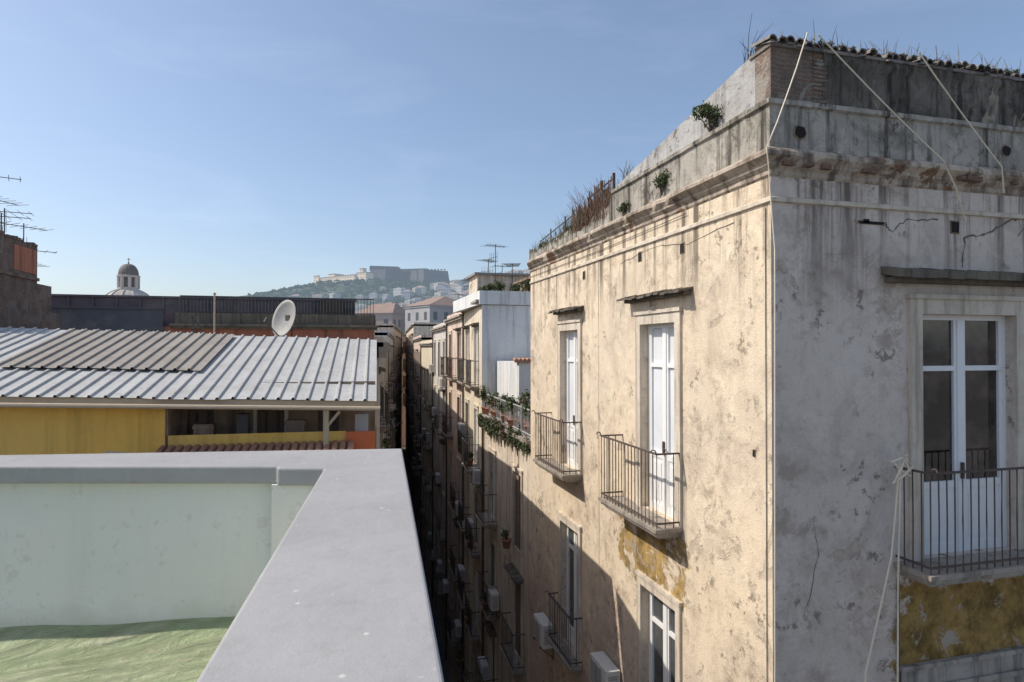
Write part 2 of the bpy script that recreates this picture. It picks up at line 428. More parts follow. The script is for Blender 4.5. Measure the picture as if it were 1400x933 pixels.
def m_slab(w, proj, mat):
    def f():
        b = MB()
        b.box(-w/2, w/2, -proj, 0, -.06, 0); b.box(-w/2+.04, w/2-.04, -proj+.04, 0, -.12, -.06); b.box(-w/2+.1, w/2-.1, -proj+.1, 0, -.17, -.12)
        for sx in (-w*.33, w*.33):
            b.add([(sx-.07,0,-.17),(sx+.07,0,-.17),(sx+.07,-proj*.75,-.17),(sx-.07,-proj*.75,-.17),(sx-.07,0,-.30),(sx+.07,0,-.30)],
                  [(0,1,2,3),(4,0,3),(1,5,2),(3,2,5,4)])
        return b.mesh('balcony', [mat])
    return cached(('sl', round(w,2), proj, mat.name), f)

def m_rail(w, proj, mat, h=1.05, step=.125, r=.009):
    def f():
        b = MB(); x0, x1, y = -w/2+.05, w/2-.05, -proj+.05
        def bar(x, y): b.tube([(x,y,0),(x+R.uniform(-.008,.008),y,h*.5),(x,y,h)], r, 5)
        n = max(2, int((x1-x0)/step))
        for i in range(n+1): bar(x0+(x1-x0)*i/n, y)
        k = max(2, int((proj-.05)/step))
        for i in range(1, k):
            bar(x0, y+(proj-.05)*i/k); bar(x1, y+(proj-.05)*i/k)
        for z, t in ((h, .02), (.08, .012)):
            b.box(x0-t, x1+t, y-t, y+t, z-.012, z+.012); b.box(x0-t, x0+t, y+t, 0, z-.012, z+.012); b.box(x1-t, x1+t, y+t, 0, z-.012, z+.012)
        for x in (x0, x1):
            b.tube([(x,y,h),(x,y-.03,h+.06),(x,y-.08,h+.07),(x,y-.1,h+.03)], .011, 5)
        return b.mesh('railing', [mat])
    return cached(('ra', round(w,2), proj, mat.name, round(h,2), step), f)

def frame_of(P0, P1):
    dx, dy = P1[0]-P0[0], P1[1]-P0[1]; L = math.hypot(dx, dy)
    return L, math.atan2(dy, dx), (dx/L, dy/L)

def facade(parent, P0, P1, z0, z1, wins, mat, name='wall', label=None, rstep=.125):
    L, rot, (ux, uy) = frame_of(P0, P1)
    pl = parent.location
    ops = [(w['u']-w['w']/2, w['u']+w['w']/2, w['z'], w['z']+w['h']) for w in wins]
    me = wall_mesh(0, L, z0, z1, ops, .3, name, [mat, M_dark])
    o = put(name, me, parent, (P0[0]-pl[0], P0[1]-pl[1], 0), rot)
    if label: o['label'] = label
    nx, ny = uy, -ux
    for w in wins:
        def at(out=0, dz=0): return (P0[0]+ux*w['u']+nx*out-pl[0], P0[1]+uy*w['u']+ny*out-pl[1], w['z']+dz)
        st = w.get('style', 'door_white'); W, Hh = w['w'], w['h']
        if st.startswith('shut'):
            mt = {'shutb': M_brown, 'shutg': M_green, 'shuty': M_grey, 'shutw': M_white}[st]
            put('shutter', m_shutter(W, Hh, mt), parent, at(-.08), rot)
        else:
            fm = {'w': M_white, 'b': M_brown}[w.get('fm', 'w')]
            d = put('glazed_door' if Hh > 2 else 'window', m_doorframe(W, Hh, fm, w.get('panel', .28), w.get('tr', .2)), parent, at(-.15), rot)
            put('glass', m_glass(W, Hh, w.get('glass', M_glass)), d)
            if w.get('handle'):
                hb = MB(); hb.box(-.02, .02, -.075, -.04, 1.0, 1.22); hb.tube([(0,-.06,1.1),(.1,-.08,1.1)], .012, 6)
                put('handle', hb.mesh('handle', [M_iron]), d)
        if w.get('surround', True): put('surround', m_surround(W, Hh, w.get('st', .15), w.get('sm', M_surr)), parent, at(), rot)
        if w.get('hood'): put('hood', m_hood(w['hood'], w.get('hp', .28), M_hood, w.get('ht', .07)), parent, at(0, Hh+w.get('hz', .25)), rot)
        if w.get('balcony'):
            s = put('balcony', m_slab(w['balcony'], w.get('bp', .48), M_slab), parent, at(0, w.get('bz', 0)), rot)
            if 'boff' in w: s.location = (s.location[0]+ux*w['boff'], s.location[1]+uy*w['boff'], s.location[2])
            put('railing', m_rail(w['balcony'], w.get('bp', .48), w.get('rm', M_iron), w.get('rh', 1.05), rstep), s)
    return o, rot, (ux, uy), (nx, ny)

# ------------------------------------------------------------------ small things
def leaves(b, c, r, n, size, m=0, flat=.8, hang=0):
    for i in range(n):
        while True:
            p = Vector((R.uniform(-1,1), R.uniform(-1,1), R.uniform(-1,1)))
            if p.length < 1: break
        lob = .65+.35*math.sin(p.x*4+c[0]*3)*math.cos(p.y*5+c[1])
        q = Vector(c)+Vector((p.x*r[0], p.y*r[1], p.z*r[2]*flat))*lob - Vector((0,0,hang*p.length**2))
        a = Vector((R.gauss(0,1), R.gauss(0,1), R.gauss(0,1))).normalized(); e = a.cross(Vector((R.gauss(0,1), R.gauss(0,1), R.gauss(0,1)))).normalized()
        s = size*R.uniform(.5, 1.4)
        b.add([q-a*s, q+e*s*.45, q+a*s, q-e*s*.45], [(0,1,2,3)], m)

def plant(loc, r=(.25,.25,.25), n=350, size=.03, label='leafy weed growing out of the old wall', pot=False, name='plant', cat='plant', group=None, mat=None, hang=0):
    t = thing(name, loc, label, cat, group=group)
    b = MB(); z0 = .26 if pot else 0
    for i in range(6):
        x, y = R.uniform(-1,1)*r[0]*.7, R.uniform(-1,1)*r[1]*.7
        b.tube([(0,0,z0*.7),(x*.4,y*.4,z0+r[2]*.8),(x,y,z0+r[2]*1.5)], [.012,.008,.003], 5)
    put('stem', b.mesh('stem', [M_bark]), t)
    b = MB()
    for i in range(4):
        leaves(b, (R.uniform(-.4,.4)*r[0], R.uniform(-.4,.4)*r[1], z0+r[2]*R.uniform(.6,1.3)), (r[0]*.7, r[1]*.7, r[2]*.7), n//4, size, hang=hang)
    put('foliage', b.mesh('foliage', [mat or M_leaf]), t)
    if pot:
        b = MB(); b.revolve([(0,0),(.11,0),(.15,.24),(.17,.24),(.17,.28),(.145,.28),(.13,.24),(0,.24)], seg=14)
        put('pot', b.mesh('pot', [M_pot], True), t)
    return t

def drygrass(loc, rx, n, h, label='dry weeds and bare twigs on the wall top', ry=.06, mat=None):
    b = MB()
    for i in range(n):
        x, y = R.uniform(-rx, rx), R.uniform(-ry, ry); hh = h*R.uniform(.3, 1)
        dx, dy = R.uniform(-.5,.5)*hh, R.uniform(-.5,.5)*hh
        b.tube([(x,y,0),(x+dx*.3,y+dy*.3,hh*.6),(x+dx,y+dy,hh)], [.006,.004,.002], 3, cap=False)
    t = thing('dry_weeds', loc, label, 'plant')
    put('stems', b.mesh('stems', [mat or M_leafd]), t)

def antenna(loc, h=2.2, rot=0, n=7, label='metal television antenna standing on a rooftop', second=True, k=1.0):
    t = thing('television_antenna', loc, label, 'antenna', rot, group='television antennas on the roofs')
    b = MB(); b.tube([(0,0,0),(0,0,h)], .018*k, 6); put('mast', b.mesh('mast', [M_irond]), t)
    b = MB(); z = h-.08
    b.tube([(-.5,0,z),(.5,0,z)], .012*k, 5)
    for i in range(n):
        x = -.48+.96*i/(n-1); l = .42-.03*i; b.tube([(x,-l,z),(x,l,z)], .008*k, 4)
    if second:
        z -= .5; b.tube([(-.1,-.35,z),(-.1,.35,z)], .01*k, 4)
        for i in range(5): b.tube([(-.1,-.3+.15*i,z-.22),(-.1,-.3+.15*i,z+.22)], .008*k, 4)
    put('elements', b.mesh('elements', [M_irond]), t)

def ac_meshes():
    b = MB(); b.box(-.4,.4,-.32,-.04,0,.56)
    for i in range(9): b.box(-.402+.0,.402,-.325,-.035,.05+i*.055,.056+i*.055)
    c = MB(); 
    for i in range(11): c.box(-.32,.16,-.34,-.326,.06+i*.042,.072+i*.042)
    c.box(-.33,-.318,-.342,-.326,.04,.52); c.box(.158,.17,-.342,-.326,.04,.52); c.box(-.09,-.08,-.343,-.326,.04,.52)
    for sx in (-.415,.403):
        for i in range(8): c.box(sx,sx+.012,-.28,-.08,.1+i*.05,.118+i*.05)
    d = MB()
    for x in (-.28,.28):
        d.box(x-.015,x+.015,-.36,0,-.03,-.001); d.tube([(x,-.34,-.03),(x,0,-.3)], .012, 5); d.box(x-.014,x+.014,-.02,0,-.36,-.03)
    d.box(-.3,.3,-.05,-.03,-.035,-.005)
    return b.mesh('casing',[M_acw]), c.mesh('fan_grille',[M_acg]), d.mesh('bracket',[M_irond])
AC = ac_meshes()
def ac(loc, rot):
    t = thing('air_conditioner', loc, 'white outdoor air conditioner unit bracketed to a facade', 'air conditioner', rot, group='air conditioners on the street facades')
    put('casing', AC[0], t); put('fan_grille', AC[1], t); put('bracket', AC[2], t)

def cable(name, pts, r, mat, label, cat, sag=0.0):
    P = [Vector(p) for p in pts]; out = []
    for i in range(len(P)-1):
        L = (P[i+1]-P[i]).length; n = max(2, int(L*2.5))
        for k in range(n):
            t = k/n; q = P[i].lerp(P[i+1], t); q.z -= sag*L*4*t*(1-t)*.25; out.append(q)
    out.append(P[-1]); o = out[0].copy()
    t = thing(name, o, label, cat)
    b = MB(); b.tube([q-o for q in out], r, 5); put('strand', b.mesh('strand', [mat]), t)

# ================================================================== CORNER BUILDING
AX, BY, YE, XE = 5.09, 6.66, 17.0, 16.0
cb = thing('apartment_building', (AX, BY, 0), 'weathered cream corner apartment building with balconies and crumbling cornice', 'building')
FL = [-2.79, -7.0, -11.2, -15.4]
wins = []
for k, f in enumerate(FL):
    for (yc, w, bal) in ((9.545, 1.2, 2.25), (13.8, 1.2, 2.2)):
        z = H+f; h = 3.2 if k == 0 else 2.85
        d = dict(u=YE-yc, z=z, w=w, h=h, st=.17, balcony=bal, rm=M_iron, hood=None)
        if k == 0:
            d.update(style='door', glass=M_curtain, hood=2.2 if yc < 10 else 1.8, hp=.27, ht=.035, hz=.5, panel=.3, tr=.22, boff=-.33 if yc < 10 else -.3, handle=True, rh=1.15)
        elif k == 1:
            d.update(style='door', glass=M_glass, panel=.12, hood=None, boff=0, balcony=1.6 if yc > 10 else None, bp=.32, rm=M_irond, st=.14)
        else:
            d.update(style=['shutb','door','shuty'][(k+int(yc)) % 3])
        wins.append(d)
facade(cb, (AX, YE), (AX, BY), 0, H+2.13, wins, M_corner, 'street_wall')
wins = []
for k, f in enumerate(FL):
    z = H+f
    if k == 0:
        for xc in (8.2, 12.6):
            wins.append(dict(u=xc-AX, z=z, w=1.64, h=3.24, st=.2, style='door', glass=M_glassb, panel=.285, tr=.225, hood=2.9, hp=.3, ht=.1, hz=.5,
                         balcony=3.3, bp=.55, boff=.37, rm=M_iron, rh=1.24, handle=True))
    else:
        for xc in (8.2, 12.6):
            wins.append(dict(u=xc-AX, z=z, w=1.5, h=2.35 if k == 1 else 2.75, st=.45 if k == 1 else .2, sm=M_mould if k == 1 else M_surr, style='door' if k == 1 else 'shutb', balcony=2.6, bp=.5))
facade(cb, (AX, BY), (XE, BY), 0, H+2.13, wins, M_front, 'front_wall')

def rough_run(prof, yf=YE, xe=XE, amp=.012, step=.22, chip=.0):
    b = MB(); st = []
    n1 = int((yf-BY)/step); n2 = int((xe-AX)/step)
    for i in range(n1, 0, -1): st.append(('s', i*step))
    st.append(('c', 0))
    for i in range(1, n2+1): st.append(('f', i*step))
    vs = []
    for kind, t in st:
        ch = chip if (R.random() < .13 and kind != 'c') else 0
        for p, z in prof:
            q = max(p + R.uniform(-amp, amp) - (ch if p > .12 else 0), 0.001) if p > .01 else p; zz = z+R.uniform(-amp, amp)*.5
            vs.append({'s': (-q, t, zz), 'c': (-q, -q, zz), 'f': (t, -q, zz)}[kind])
    m = len(prof); fs = [(i*m+k, (i+1)*m+k, (i+1)*m+k+1, i*m+k+1) for i in range(len(st)-1) for k in range(m-1)]
    b.add(vs, fs); return b
cp = [(0,2.12),(.025,2.15),(.025,2.20),(.08,2.25),(.08,2.28),(.17,2.35),(.17,2.395),(.15,2.42),(.055,2.47)]
put('cornice', rough_run([(p, H+z) for p, z in cp], amp=.006, chip=.06).mesh('cornice', [M_cornice]), cb)
put('parapet_base', rough_run([(.053,H+2.46),(.053,H+2.75),(.053,H+2.98),(.09,H+3.0),(.09,H+3.06),(-.05,H+3.10)], yf=11.3, amp=.006, chip=.0).mesh('parapet_base', [M_parap]), cb)
put('string_course', rough_run([(0,H+1.80),(.035,H+1.81),(.035,H+1.86),(0,H+1.88)], amp=.003).mesh('string_course', [M_surr]), cb)
x = .1
while x < 4.6:
    w = R.uniform(.08, .28)
    if R.random() < .65:
        b = MB(); b.box(0, w, -.12-R.uniform(0,.05), -.07, R.uniform(0,.02), R.uniform(.04,.08)); o = put('broken_tile', b.mesh('broken_tile', [M_rust]), cb, (x, 0, H+2.225)); o.rotation_euler = (0, R.uniform(-.06,.06), 0)
    x += w+R.uniform(.02, .3)
keyt = [(6.66,3.84),(11.3,3.12),(11.40,2.82),(12.6,2.66),(12.9,2.60),(13.8,2.70),(14.3,2.56),(15.2,2.68),(16.2,2.60),(17.0,2.72)]
def ztop(y):
    for i in range(len(keyt)-1):
        if keyt[i][0] <= y <= keyt[i+1][0]:
            t = (y-keyt[i][0])/(keyt[i+1][0]-keyt[i][0]); return keyt[i][1]*(1-t)+keyt[i+1][1]*t
    return keyt[-1][1]
tops = []; y = 6.66
while y < 17: tops.append((y, ztop(y)+(R.uniform(-.006,.006) if y < 11.3 else R.uniform(-.06,.08)))); y += .17
tops.append((17.0, 2.74))
def upst(lo, hi, x0, x1, mat, name, zb0):
    b = MB()
    for i in range(len(tops)-1):
        (ya, za), (yb, zb) = tops[i], tops[i+1]
        if ya < lo-1e-6 or yb > hi+.2: continue
        za += H; zb += H; ya -= BY; yb -= BY
        b.quad((x0,yb,zb0),(x0,ya,zb0),(x0,ya,za),(x0,yb,zb)); b.quad((x0,yb,zb),(x0,ya,za),(x1,ya,za),(x1,yb,zb)); b.quad((x1,ya,zb0),(x1,yb,zb0),(x1,yb,zb),(x1,ya,za))
    put(name, b.mesh(name, [mat]), cb)
upst(6.66, 11.2, .004, .3, M_cement, 'parapet_upstand', H+2.5)
upst(11.2, 17.0, -.05, .28, M_parap, 'crumbling_parapet', H+2.45)
b = MB(); b.box(.0, .76, -.006, .3, H+3.085, H+3.84)
for i in range(14): 
    z = H+3.1+i*.052; b.box(.62, .76+R.uniform(.0,.12), -.012-R.uniform(0,.01), .1, z, z+.042)
put('brick_pier', b.mesh('brick_pier', [M_brickc]), cb)
b = MB(); nx_, nz_ = 90, 7; vs = []
for i in range(nx_+1):
    for j in range(nz_+1):
        vs.append((.76+(XE-AX-.76)*i/nx_, -.01+R.uniform(-.012,.012) + (-.025 if j >= nz_-1 else 0), H+3.085+(.66)*j/nz_))
fs = [(i*(nz_+1)+j, (i+1)*(nz_+1)+j, (i+1)*(nz_+1)+j+1, i*(nz_+1)+j+1) for i in range(nx_) for j in range(nz_)]
b.add(vs, fs); b.box(.76, XE-AX, .03, .3, H+3.085, H+3.735)
put('parapet_front', b.mesh('parapet_front', [M_pardark]), cb)
b = MB(); x = .0
while x < 10.8:
    z = H+3.785+R.uniform(-.025, .025); y0 = -.06+R.uniform(-.035, .03); r1 = R.uniform(.055,.07)
    n = 7; vs = []
    for yy, q in ((y0, 1), (y0+.4, .85)):
        for k in range(n):
            a = math.pi*k/(n-1); vs.append((x+r1*q*math.cos(a), yy, z+r1*q*1.1*math.sin(a)+(yy-y0)*.15))
    for k in range(n):
        a = math.pi*k/(n-1); vs.append((x+(r1-.014)*math.cos(a), y0, z+(r1-.014)*math.sin(a)))
    fs = [(k, k+1, n+k+1, n+k) for k in range(n-1)] + [(k, 2*n+k, 2*n+k+1, k+1) for k in range(n-1)]
    b.add(vs, fs)
    if R.random() < .5: b.add([(x-.05,y0-.01,z-.05),(x+.05,y0-.02,z-.045),(x+.04,y0+.2,z-.03),(x-.04,y0+.2,z+.02),(x,y0+.05,z+.03)], [(0,1,4),(1,2,4),(2,3,4),(3,0,4)])
    x += R.uniform(.12,.15)
b.box(-.02, 10.8, -.045, .4, H+3.735, H+3.775)
put('tile_coping', b.mesh('tile_coping', [M_tile]), cb)
b = MB(); b.prism([(.02,.02),(XE-AX,.02),(XE-AX,YE-BY),(.02,YE-BY)], H+2.3, H+2.5)
put('roof', b.mesh('roof', [M_roofd]), cb)
b = MB(); b.quad((0,YE-BY,0),(XE-AX,YE-BY,0),(XE-AX,YE-BY,H+2.5),(0,YE-BY,H+2.5)); b.quad((XE-AX,0,0),(XE-AX,YE-BY,0),(XE-AX,YE-BY,H+2.5),(XE-AX,0,H+2.5))
put('back_wall', b.mesh('back_wall', [M_pD]), cb)
def hole(x, y, z, w, h, front=True, round_=False):
    b = MB(); n = 14 if round_ else 4
    pts = []
    for k in range(n):
        a = 2*math.pi*k/n+(0 if round_ else math.pi/4); s = 1 if round_ else 1.414
        jx, jz = R.uniform(.85, 1.1), R.uniform(.85, 1.1)
        pts.append((math.cos(a)*w/2*s*jx, math.sin(a)*h/2*s*jz))
    if front: ring = [(p[0], -.012, p[1]) for p in pts]; back = [(p[0]*1.25, .0, p[1]*1.25) for p in pts]
    else: ring = [(-.012, -p[0], p[1]) for p in pts]; back = [(0, -p[0]*1.25, p[1]*1.25) for p in pts]
    b.add(ring+back, [tuple(range(n))], 0); b.add(ring+back, [(k, (k+1) % n, n+(k+1) % n, n+k) for k in range(n)], 1)
    put('drain_hole', b.mesh('drain_hole', [M_dark, M_loggia]), cb, (x-AX, y-BY, z))
hole(5.47, BY-.055, H+2.68, .17, .16, True, True); hole(8.83, BY-.055, H+2.72, .17, .15, True, True)
hole(7.98, BY, H+1.63, .14, .14); hole(6.6, BY, H+1.62, .42, .035); hole(6.52, BY, H+1.64, .1, .05)
for y, z in ((8.75, 1.55), (10.2, 1.62), (12.9, 1.6)): hole(AX, y, H+z, .13, .16, False)
hole(AX, 7.0, H-1.35, .05, .09, False)
def crack(pts, front=True, w=.012):
    b = MB(); P = []
    for i in range(len(pts)-1):
        for k in range(6):
            t = k/6; P.append((pts[i][0]*(1-t)+pts[i+1][0]*t+R.uniform(-.02,.02), pts[i][1]*(1-t)+pts[i+1][1]*t+R.uniform(-.02,.02)))
    P.append(pts[-1])
    for i in range(len(P)-1):
        wa = w*R.uniform(.3,1); (x0,z0),(x1,z1) = P[i],P[i+1]
        if front:
            ddx, ddz = x1-x0, z1-z0; L = math.hypot(ddx, ddz) or 1; nx_, nz_ = -ddz/L*wa/2, ddx/L*wa/2
            b.quad((x0-AX-nx_,-.003,H+z0-nz_),(x1-AX-nx_,-.003,H+z1-nz_),(x1-AX+nx_,-.003,H+z1+nz_),(x0-AX+nx_,-.003,H+z0+nz_))
        else: b.quad((-.003,x1-BY,H+z1-wa/2),(-.003,x0-BY,H+z0-wa/2),(-.003,x0-BY,H+z0+wa/2),(-.003,x1-BY,H+z1+wa/2))
    put('wall_crack', b.mesh('wall_crack', [M_hood]), cb)
crack([(8.12,1.1),(8.15,1.5),(8.6,1.58),(8.95,1.78),(9.3,1.82)], w=.034)
crack([(6.8,1.62),(6.95,1.52),(7.15,1.68),(7.7,1.72)], w=.022); crack([(9.1,1.55),(9.3,1.75),(9.7,1.8)], w=.025)
crack([(7.4,1.7),(8.6,1.6),(9.6,1.72),(11,1.6)], False, .018); crack([(5.6,-3.2),(5.75,-2.6),(5.7,-2.1)], w=.014)

# ropes
cable('rope', [(5.5,6.5,H+3.88),(5.3,6.45,H+3.4),(5.0,6.42,H+2.7),(4.87,6.44,H+2.4),(5.06,6.55,H+1.2),(5.07,6.6,H-4),(5.12,6.6,H-12)], .009, M_rope, 'pale rope hanging down the building corner', 'rope', .02)
cable('rope', [(5.66,6.5,H+3.88),(7.5,6.40,H+2.42),(7.8,6.48,H+2.1),(8.1,6.6,H+1.7)], .010, M_rope, 'slack pale rope slung across the parapet', 'rope', .05)
cable('rope', [(7.22,6.5,H+3.85),(8.5,6.41,H+2.42),(8.62,6.48,H+2.1)], .010, M_rope, 'slack pale rope slung across the parapet', 'rope', .05)
cable('rope', [(6.80,6.44,H-1.50),(6.58,6.36,H-2.6),(6.22,6.40,H-4.0),(5.95,6.45,H-9)], .012, M_rope, 'rope tied to the balcony railing and hanging down', 'rope', .03)
cable('rope', [(6.80,6.42,H-1.45),(6.68,6.36,H-2.9),(6.72,6.42,H-4.6),(6.7,6.5,H-9)], .012, M_rope, 'rope tied to the balcony railing and hanging down', 'rope', .03)
cable('rope', [(6.92,6.40,H-1.62),(6.62,6.38,H-1.42),(6.86,6.38,H-1.34),(6.62,6.36,H-1.68),(6.94,6.38,H-1.5),(6.74,6.35,H-1.30),(6.90,6.38,H-1.55)], .017, M_rope, 'knotted rope loops on the balcony corner', 'rope', .2)
cable('drain_pipe', [(6.98,6.64,H-3.0),(6.98,6.64,H-14)], .014, M_iron, 'thin rusty pipe running down the wall', 'pipe')
cable('cable', [(AX-.012,6.75,H+1.75),(AX-.012,6.76,H-8)], .006, M_cable, 'thin cable running down the facade', 'cable')
cable('cable', [(AX-.012,12.1,H+1.8),(AX-.012,12.05,H-9)], .005, M_rope, 'thin cable running down the facade', 'cable')
cable('cable', [(AX-.03,8.6,H+2.06),(AX-.02,12,H+2.0),(AX-.02,17,H+2.0)], .006, M_cable, 'thin cable strung below the cornice', 'cable')

ac((AX, 15.3, H-7.45), -math.pi/2); ac((AX, 11.4, H-6.65), -math.pi/2)
plant((AX-.05, 7.9, H+3.07), (.33,.33,.24), 1100, .026, 'dark green bush growing from the parapet')
plant((AX-.12, 9.2, H+2.47), (.18,.26,.26), 650, .026)
plant((AX-.1, 10.7, H+2.45), (.12,.28,.14), 360, .025)
plant((AX+.1, 12.3, H+2.65), (.15,.5,.14), 350, .025, mat=M_leafd)
plant((AX-.02, 13.4, H+2.6), (.15,.5,.14), 350, .025)
plant((AX, 15.9, H+2.56), (.12,.5,.16), 320, .028)
for i in range(24):
    x = 5.3+i*.17+R.uniform(-.08,.08); s = R.uniform(.02,.06); plant((x, BY-.02, H+3.80), (s*2.2,.1,s), 90, .014, 'moss and weeds on the tile coping', mat=R.choice([M_leaf, M_leafd, M_leafd]))
drygrass((AX+.1, 7.2, H+3.75), .1, 12, .6, mat=M_bark); drygrass((7.4, BY+.1, H+3.83), 2.2, 90, .3); drygrass((AX+.1, 10.9, H+3.15), .1, 25, .4)
drygrass((AX+.1,12.4,H+2.6), .25, 380, .85, ry=1.0, mat=M_stick); drygrass((AX+.1,13.6,H+2.6), .2, 260, .65, ry=1.1, mat=M_leafd); drygrass((AX+.1,15.4,H+2.6), .2, 240, .4, ry=1.5)
f = thing('wooden_fence', (AX+.12, 11.6, H+2.5), 'derelict fence of rusty brown sticks on the roof edge', 'fence')
b = MB()
for i in range(95):
    y = i*.024+R.uniform(-.02,.02); h = R.uniform(.55, 1.0) if i < 55 else R.uniform(.35, .8); b.tube([(R.uniform(-.03,.03), y, 0), (R.uniform(-.1,.1), y+R.uniform(-.14,.14), h)], .011, 4)
put('stick', b.mesh('stick', [M_stick]), f)
b = MB(); b.tube([(0,0,.55),(0,2.3,.4)], .018, 5); b.tube([(0,0,.9),(0,1.4,.8)], .018, 5)
for y in (0,.6,1.2,1.9,2.3): b.box(-.024,.024,y-.024,y+.024,0,1.0 if y < 1 else .75)
put('rail', b.mesh('rail', [M_bark]), f)
f = thing('wire_frame', (AX+.1, 14.4, H+2.5), 'bent iron frame fixed on the crumbling parapet', 'frame')
b = MB(); b.tube([(0,0,0),(0,0,.7)],.018,5); b.tube([(0,1.1,0),(0,1.1,.6)],.018,5); b.tube([(0,-.6,.62),(0,2.0,.42)],.015,5); b.tube([(0,-.6,.35),(0,2.0,.25)],.012,5)
put('bar', b.mesh('bar', [M_irond]), f)
sh = thing('roof_shed', (6.6, 15.5, H+2.5), 'low grey shed with flat roof on top of the building', 'shed')
b = MB(); b.box(-.8,1.5,-.6,1.2,0,.5); b.box(-.9,1.6,-.7,1.3,.5,.56); put('wall', b.mesh('wall', [M_pD]), sh)

# ================================================================== STREET BUILDINGS
def building(name, label, N, F, side, depth, zt, mat, floors, spacing, seed, roofm=M_roofd, styles=('shutb','door','shuty','door','shutg'), bal=.6, acp=.3, parap=.25, fmat=None, wh=2.4, ww=1.05, rstep=.14):
    rr = random.Random(seed)
    t = thing(name, (N[0], N[1], 0), label, 'building')
    L = math.hypot(F[0]-N[0], F[1]-N[1])
    if side > 0: P0, P1 = F, N
    else: P0, P1 = N, F
    ws = []; n = max(1, int(L/spacing)); 
    Lr, rot, (ux, uy) = frame_of(P0, P1); nx, ny = uy, -ux
    for f in floors:
        for i in range(n):
            u = L*(i+.5)/n; st = rr.choice(styles)
            ws.append(dict(u=u, z=H+f, w=ww, h=wh, st=.13, style=st, balcony=(rr.choice([1.7,2.3]) if rr.random() < bal else None), bp=rr.choice([.4,.55]), rm=rr.choice([M_irond, M_iron]), hood=(1.5 if rr.random() < .35 else None), hz=.2, fm=rr.choice('wwb')))
            if rr.random() < acp:
                uu = u+spacing*.36*rr.choice((-1,1)); uu = min(max(uu, .5), L-.5); ac((P0[0]+ux*uu+nx*.002, P0[1]+uy*uu+ny*.002, H+f+rr.uniform(-.6,.8)), rot)
            if rr.random() < .35 and L < 9:
                uu = u+rr.uniform(-.5,.5); plant((P0[0]+ux*uu+nx*.3, P0[1]+uy*uu+ny*.3, H+f+.02), (.22,.22,.25), 140, .05, 'potted plant standing on a street balcony', pot=True, name='potted_plant', group='potted plants on the street balconies')
    facade(t, P0, P1, 0, H+zt, ws, mat, 'street_wall', rstep=rstep)
    dx = depth*side
    Nb, Fb = (N[0]+dx, N[1]), (F[0]+dx, F[1])
    b = MB()
    def q(a, c): b.quad((a[0]-N[0],a[1]-N[1],0),(c[0]-N[0],c[1]-N[1],0),(c[0]-N[0],c[1]-N[1],H+zt),(a[0]-N[0],a[1]-N[1],H+zt))
    if side > 0: q(N, Nb); q(Nb, Fb); q(Fb, F)
    else: q(Nb, N); q(F, Fb); q(Fb, Nb)
    put('side_wall', b.mesh('side_wall', [fmat or mat]), t)
    poly = [(p[0]-N[0], p[1]-N[1]) for p in ((N, Nb, Fb, F) if side > 0 else (Nb, N, F, Fb))]
    b = MB(); b.prism(poly, H+zt-.05, H+zt+.004); put('roof', b.mesh('roof', [roofm]), t)
    cx = sum(p[0] for p in poly)/4; cy = sum(p[1] for p in poly)/4
    b = MB()
    def grow(g): return [(p[0]+g*(1 if p[0] > cx else -1), p[1]-0.0*g) for p in poly]
    o = grow(.16); b.prism(o, H+zt-.22, H+zt-.1); o2 = grow(.24); b.prism(o2, H+zt-.1, H+zt-.0)
    put('cornice', b.mesh('cornice', [M_slab]), t)
    b = MB(); px_, py_ = (F[0]-N[0])*.96, (F[1]-N[1])*.96; b.tube([(px_-.07*side, py_, 0),(px_-.07*side, py_, H+zt-.2)], .05, 6); put('drain_pipe', b.mesh('drain_pipe', [M_iron]), t)
    if parap:
        b = MB(); i2 = [(p[0]+(-.2 if p[0] > cx else .2), p[1]+(-.2 if p[1] > cy else .2)) for p in poly]
        for k in range(4):
            k2 = (k+1) % 4; b.prism([poly[k], poly[k2], i2[k2], i2[k]], H+zt+.004, H+zt+parap)
        put('parapet', b.mesh('parapet', [fmat or mat]), t)
    return t

fl2 = [-6.3, -9.6, -12.9, -16.2]
t2 = building('apartment_building', 'peeling cream apartment building with planted roof terrace', (5.2,17.02), (5.4,24.7), 1, 10, -2.62, M_pA, fl2, 2.6, 41, bal=.6, acp=.45, parap=0)
rot2 = math.atan2(17.02-24.7, 5.2-5.4)
tr = thing('terrace_railing', (5.4, 24.6, H-2.62), 'iron terrace railing overgrown with potted plants', 'railing', rot2)
b = MB()
for i in range(62): b.tube([(i*.122,.06,.05),(i*.122,.06,.78)], .007, 4)
b.box(0,7.5,.04,.08,.78,.81); b.box(0,7.5,.04,.08,.05,.08)
put('bars', b.mesh('bars', [M_grey]), tr)
for i in range(6):
    b = MB(); b.box(i*1.48,i*1.48+.06,.03,.09,0,.9); put('post', b.mesh('post', [M_grey]), tr)
for i in range(17):
    y = 17.3+i*.44
    hh = R.uniform(.3,.65)
    plant((5.36+R.uniform(0,.25), y, H-2.61), (.28,.3,hh), 440, .05, 'potted plant on the roof terrace', pot=True, name='potted_plant', group='potted plants on the roof terrace', mat=R.choice([M_leaf, M_leaf, M_leafd]))
for i in range(14):
    y = 17.3+i*.5; hh = R.uniform(.3,.6)
    plant((5.06, y, H-2.75-hh), (.18,.36,hh), 480, .045, 'trailing plant hanging over the terrace edge', name='trailing_plant', mat=R.choice([M_leaf, M_leaf, M_leafd]))
w = thing('terrace_room', (5.95, 21.3, H-2.62), 'low white terrace room with terracotta tile coping', 'building')
b = MB(); b.box(0,4,0,3.3,0,2.1); put('wall', b.mesh('wall', [M_whitew]), w)
b = MB()
for i in range(28): b.tube([(-.1+i*.15,-.06,2.19),(-.1+i*.15,.26,2.22)], .06, 8)
